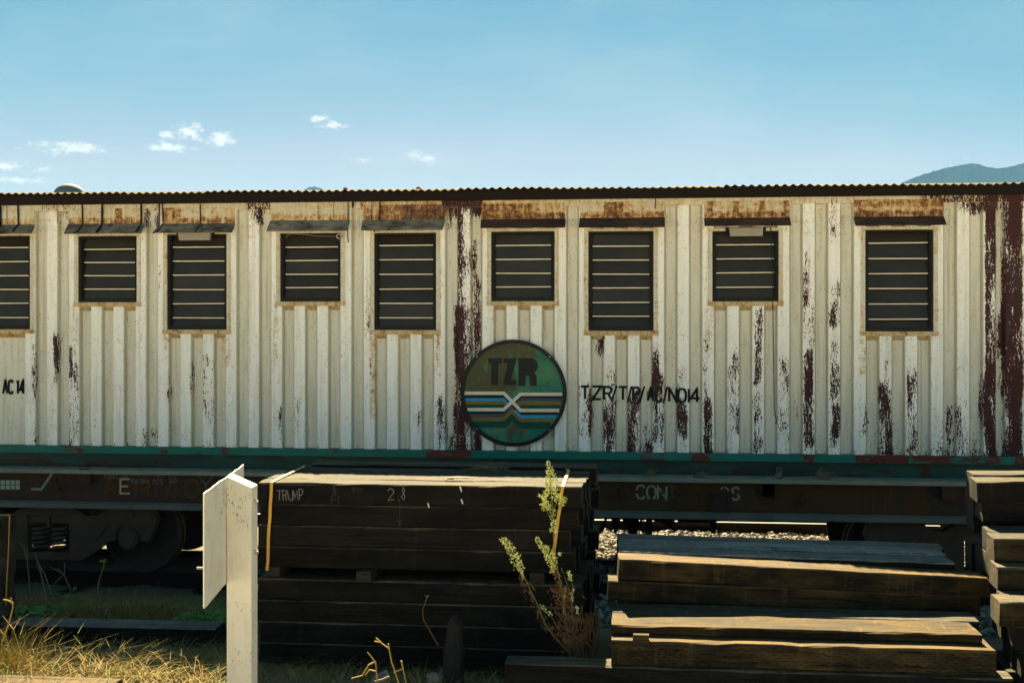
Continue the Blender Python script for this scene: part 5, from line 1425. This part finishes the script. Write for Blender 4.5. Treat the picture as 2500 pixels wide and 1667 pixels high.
# weeds under the wagon at left
b = MB()
for _ in range(20000):
    px = rnd.uniform(-40, 640); y = rnd.uniform(8.85, 11.0); x = W(px, 1450, y).x
    green = noise.noise(Vector((x*1.1, y*1.3, 2)))+.55*sm(-4.4, -2.8, x)-.1
    if green > .12 and rnd.random() < .7:
        s_ = rnd.uniform(.014, .036); z = gz(x, y)+rnd.uniform(.01, .11); a = rnd.uniform(0, 6.28); i = len(b.v)
        ca, sa = math.cos(a)*s_, math.sin(a)*s_; tz = rnd.uniform(-.6, .6)*s_
        b.v += [(x-ca, y-sa, z-tz), (x+sa*.7, y-ca*.7, z+.004), (x+ca, y+sa, z+tz), (x-sa*.7, y+ca*.7, z+.004)]; b.f.append((i, i+1, i+2, i+3)); b.mi.append(1)
    else:
        blade(b, x, y, gz(x, y)-.005, rnd.choice((.06, .1, .14, .26))*rnd.uniform(.6, 1.2)*(1 if y > 9 else .6), rnd.uniform(.3, 1.6), rnd.uniform(0, 6.28), rnd.uniform(.003, .006), 0 if rnd.random() < .6 else 2)
tag(b.build('ground_weeds', ['straw', 'leaf_green', 'dead_leaf'], fix=False), 'shaded brown and green weeds below the bogie', 'weeds', kind='stuff')
b = MB()
for _ in range(700):
    px = rnd.uniform(20, 600); y = rnd.uniform(8.95, 10.6); x = W(px, 1450, y).x
    if noise.noise(Vector((x*1.5, y*1.5, 8))) < -.1: continue
    blade(b, x, y, gz(x, y), rnd.uniform(.14, .42), rnd.uniform(.2, 1.3), rnd.uniform(0, 6.28), rnd.uniform(.0035, .006), rnd.choice((0, 0, 1)), .5)
tag(b.build('dead_weed_tangle', ['straw', 'dead_leaf'], fix=False), 'tangle of dead weed stems between the lying sleeper and the track', 'weeds', kind='stuff')
def stalk(pts_px, Z, r, lab, leaf=False, m='straw', cat='dry stalk', extra=()):
    b = MB()
    for k, pl in enumerate([pts_px]+list(extra)):
        b.tube([PZ(x, y, Z) for x, y in pl], [r*(1-.5*i/len(pl)) for i in range(len(pl))], 5)
    if leaf:
        q = PZ(*pts_px[-1], Z)
        for k in range(9):
            a = k*.7; d = Vector((math.cos(a), math.sin(a)*.6, rnd.uniform(-.6, .5)))*.035; s_ = Vector((-d.z, 0, d.x))*.22; i = len(b.v)
            b.v += [tuple(q), tuple(q+d*.5+s_), tuple(q+d), tuple(q+d*.5-s_)]; b.f.append((i, i+1, i+2, i+3)); b.mi.append(1)
    o = b.build('dry_stalk', [m, 'leaf_green'], fix=False); p = PZ(*pts_px[0], Z); reorigin(o, tuple(p)); tag(o, lab, cat); return o
stalk([(72, 1450), (70, 1400), (66, 1370), (67, 1336)], 9.6, .005, 'tall thin stalk leftmost under the bogie springs', m='straw_grey', extra=[[(66, 1370), (58, 1335), (47, 1325)]])
stalk([(112, 1460), (104, 1415), (96, 1380), (85, 1352), (80, 1350)], 9.5, .005, 'bent thin stalk right of the tall thin one under the springs', m='straw_grey', extra=[[(110, 1450), (100, 1400), (88, 1375)], [(125, 1448), (108, 1398), (96, 1380)]])
stalk([(172, 1440), (162, 1415), (155, 1400), (135, 1390), (120, 1383)], 9.6, .005, 'forked dry stalk below the side frame of the bogie', m='straw_grey', extra=[[(155, 1402), (141, 1386)], [(156, 1400), (132, 1425)], [(158, 1375), (157, 1400)]])
stalk([(238, 1446), (241, 1420), (248, 1397), (254, 1380), (251, 1367)], 9.5, .006, 'green tipped seedling stalk before the wheel', True, m='weed_stem', cat='seedling')
stalk([(5, 1566), (22, 1520), (32, 1480), (26, 1458)], 6.95, .006, 'sunlit forked straw stalk above the left edge tuft', m='straw_bright', extra=[[(32, 1472), (20, 1465), (8, 1463)]])
stalk([(1070, 1575), (1050, 1540), (1034, 1513), (1031, 1490), (1043, 1457)], 7.6, .0045, 'thin curved dead stem leaning beside the splintered stake', m='dead_leaf', extra=[[(1043, 1457), (1038, 1452)], [(1043, 1457), (1047, 1452)]])
stalk([(984, 1700), (968, 1650), (956, 1615), (950, 1583), (930, 1568), (914, 1564)], 6.9, .0058, 'bright yellow forked straw stem, tallest before the strapped stack', m='straw_bright', extra=[[(930, 1568), (918, 1556)], [(950, 1583), (948, 1570)], [(960, 1640), (984, 1632), (992, 1667)], [(980, 1612), (984, 1632)]])
stalk([(926, 1700), (920, 1650), (917, 1616), (902, 1597), (897, 1591)], 6.85, .0055, 'bright yellow bent straw stem left of the tallest one', m='straw_bright', extra=[[(917, 1614), (900, 1622), (885, 1648), (858, 1655)], [(918, 1638), (902, 1634), (892, 1648)], [(950, 1650), (934, 1657), (915, 1662)]])
stalk([(1775, 1622), (1756, 1650), (1745, 1672)], 7.1, .004, 'reddish dry grass blade hanging over the long ground sleeper', m='dead_leaf', extra=[[(1772, 1625), (1764, 1655), (1752, 1672)]])
stalk([(1820, 1638), (1850, 1664)], 7.1, .0035, 'fan of pale straw poking from the pile bottom right', m='straw_bright', extra=[[(1818, 1637), (1884, 1653)], [(1822, 1640), (1865, 1662)]])
for px, py, z, lab in ((258, 1493, -.12, 'slim cyan plastic sliver lying in the weeds'), (250, 1332, 0, 'small bright blue scrap caught by the bogie')):
    b = MB(); D = 8.9 if py > 1400 else 11.44; p = W(px, py, D)
    if py > 1400: b.prism([(p.x-.012, p.z-.022), (p.x-.006, p.z-.02), (p.x+.014, p.z+.024), (p.x+.006, p.z+.02)], D, D+.004)
    else: b.prism([(p.x-.012, p.z-.006), (p.x+.016, p.z-.006), (p.x+.018, p.z+.006), (p.x, p.z+.005)], D-.004, D+.015)
    o = b.build('plastic_scrap', 'cyan_plastic'); reorigin(o, tuple(p)); tag(o, lab, 'litter')
# stones by the stake
for px, py, s_, lab in ((1062, 1655, .10, 'grey flat stone at the foot of the splintered stake'), (930, 1622, .075, 'dusty stone half buried before the strapped stack')):
    p = PZ(px, py, 7.6); b = MB(); stone(b, p.x, p.y, gz(p.x, p.y)+.03, s_); o = b.build('ground_stone', 'ballast'); reorigin(o, tuple(p)); tag(o, lab, 'stone')

# the tall flowering weed
ZW = 7.5
wp = PZ(1398, 1600, ZW)
weed = empty('flowering_weed', (wp.x, wp.y, .1), 'tall pale flowering weed with dried lower leaves before the strapped stack', 'weed')
def vpart(b, nm, m, **kw):
    o = b.build(nm, m, weed, **kw); o.matrix_parent_inverse = Matrix.Translation(-Vector(weed.location)); return o
stems = [
 ([(1398, 1605), (1385, 1540), (1378, 1480), (1370, 1430), (1358, 1380), (1352, 1320), (1350, 1260), (1346, 1200), (1340, 1125)], 0, .006),
 ([(1396, 1600), (1350, 1550), (1330, 1520), (1310, 1470), (1290, 1430), (1270, 1385), (1252, 1345), (1236, 1318), (1228, 1312)], .06, .005),
 ([(1360, 1390), (1345, 1358), (1325, 1330), (1310, 1315)], -.04, .004),
 ([(1375, 1560), (1350, 1510), (1322, 1478)], -.05, .003), ([(1400, 1590), (1396, 1500), (1390, 1440), (1370, 1385)], .08, .003),
 ([(1400, 1540), (1396, 1470), (1398, 1430), (1390, 1395)], .03, .003), ([(1404, 1560), (1410, 1510), (1412, 1480)], .03, .003),
 ([(1349, 1250), (1362, 1218), (1368, 1205)], .03, .003), ([(1349, 1262), (1335, 1235), (1318, 1212)], .03, .003), ([(1350, 1275), (1335, 1248), (1320, 1232)], -.03, .003), ([(1350, 1262), (1370, 1232), (1383, 1210)], -.03, .003)]
for pl, dz, r in stems:
    b = MB(); b.tube([PZ(x, y, ZW+dz*i/len(pl)) for i, (x, y) in enumerate(pl)], [r*(1-.6*i/len(pl)) for i in range(len(pl))], 6)
    vpart(b, 'stem', 'weed_stem', smooth=True)
def buds(path, n, w0, w1, m='weed_flower'):
    b = MB()
    for _ in range(int(n*.72)):
        f_ = rnd.random()**.8; k = f_*(len(path)-1); i = min(int(k), len(path)-2); g = k-i
        x = path[i][0]*(1-g)+path[i+1][0]*g; y = path[i][1]*(1-g)+path[i+1][1]*g; w = w0+(w1-w0)*f_
        a = rnd.uniform(0, 6.28); rr = w*math.sqrt(rnd.random())
        q = PZ(x+rr*math.cos(a), y+rr*.8*math.sin(a), ZW+rr/400*math.sin(a*3)); s_ = rnd.uniform(.0028, .0062); j = len(b.v)
        mi = rnd.random() < .4
        for dx, dy, dz in ((1, 0, 0), (-1, 0, 0), (0, 1, 0), (0, -1, 0), (0, 0, 1.4), (0, 0, -1.2)): b.v.append((q.x+dx*s_, q.y+dy*s_, q.z+dz*s_))
        for f3 in ((0, 2, 4), (2, 1, 4), (1, 3, 4), (3, 0, 4), (2, 0, 5), (1, 2, 5), (3, 1, 5), (0, 3, 5)): b.f.append(tuple(j+z for z in f3)); b.mi.append(int(mi))
        if rnd.random() < .35:
            e = Vector((rnd.uniform(-1, 1), 0, rnd.uniform(-.5, 1)))*.018; j = len(b.v)
            b.v += [tuple(q), tuple(q+e*.5+Vector((.002, 0, .002))), tuple(q+e), tuple(q+e*.5-Vector((.002, 0, .002)))]; b.f.append((j, j+1, j+2, j+3)); b.mi.append(0)
    o = vpart(b, 'flower_cluster', [m, 'weed_flower_pale'], fix=False); tag(o, kind='stuff'); return o
buds([(1340, 1125), (1346, 1160), (1346, 1190), (1348, 1215)], 330, 6, 26)
buds([(1318, 1206), (1330, 1222), (1342, 1240)], 90, 5, 9); buds([(1318, 1230), (1326, 1236), (1334, 1242)], 70, 5, 8)
buds([(1384, 1210), (1376, 1225), (1370, 1232)], 60, 6, 8); buds([(1364, 1205), (1362, 1218)], 40, 7, 7)
buds([(1350, 1240), (1350, 1280), (1352, 1300)], 90, 8, 12)
buds([(1228, 1314), (1240, 1330), (1256, 1356), (1268, 1385)], 230, 9, 17); buds([(1268, 1385), (1276, 1410)], 30, 6, 4)
buds([(1308, 1313), (1325, 1332), (1342, 1355), (1350, 1372)], 200, 7, 17); buds([(1352, 1355), (1350, 1400)], 60, 12, 8)
buds([(1368, 1348), (1366, 1356)], 20, 5, 4); buds([(1322, 1478), (1332, 1490), (1346, 1500)], 60, 5, 6)
buds([(1390, 1392), (1392, 1415)], 36, 6, 5); buds([(1398, 1440), (1396, 1465)], 26, 5, 5); buds([(1411, 1475), (1409, 1500)], 26, 5, 4)
# dried leaves
b = MB()
def dleaf(q, L_, a):
    d = Vector((math.cos(a)*.55, rnd.uniform(-.4, .4), -1)).normalized()*L_; s_ = Vector((rnd.uniform(.0025, .005), .002, .001)); j = len(b.v)
    k1 = q+d*.45+Vector((rnd.uniform(-.006, .006), 0, 0)); k2 = q+d+Vector((rnd.uniform(-.01, .01), 0, .006))
    b.v += [tuple(q), tuple(k1+s_), tuple(k2), tuple(k1-s_)]; b.f.append((j, j+1, j+2, j+3)); b.mi.append(0)
for pl, n in (([(1370, 1430), (1378, 1480), (1388, 1550), (1396, 1590)], 330), ([(1270, 1400), (1290, 1440), (1320, 1500), (1350, 1550)], 80), ([(1352, 1380), (1370, 1440)], 40), ([(1385, 1510), (1400, 1600)], 240), ([(1380, 1500), (1440, 1510), (1425, 1570)], 90)):
    for _ in range(n):
        k = rnd.random()*(len(pl)-1); i = int(k); g = k-i
        x = pl[i][0]*(1-g)+pl[i+1][0]*g; y = pl[i][1]*(1-g)+pl[i+1][1]*g
        sp_ = 5 if n < 100 else 14
        dleaf(PZ(x+rnd.gauss(0, sp_), y+rnd.gauss(0, 5), ZW+rnd.uniform(-.04, .04)), rnd.uniform(.02, .06), rnd.choice((0, math.pi))+rnd.uniform(-.5, .5))
vpart(b, 'dried_leaves', 'dead_leaf', fix=False)
b = MB()
for _ in range(26):
    x = rnd.uniform(1405, 1465); pts = [PZ(x, 1500+rnd.uniform(-30, 20), ZW+.15)]
    for i in range(4): x += rnd.uniform(-9, 5); pts.append(PZ(x, 1525+i*26, ZW+.12))
    b.tube(pts, .0022, 4)
vpart(b, 'dry_roots', 'dead_leaf', fix=False)
# small plants on the ballast beyond
b = MB()
for _ in range(420):
    px = rnd.choice((rnd.uniform(1450, 1480), rnd.uniform(1760, 1850), rnd.uniform(1985, 2060))); y = rnd.uniform(14.2, 15.3); x = W(px, 1300, y).x
    blade(b, x, y, gz(x, y), rnd.uniform(.04, .12), rnd.uniform(.2, 1), rnd.uniform(0, 6.28), .008, rnd.choice((0, 1)))
tag(b.build('trackside_weeds', ['leaf_lime', 'straw'], fix=False), 'small sunlit weeds along the second track', 'weeds', kind='stuff')
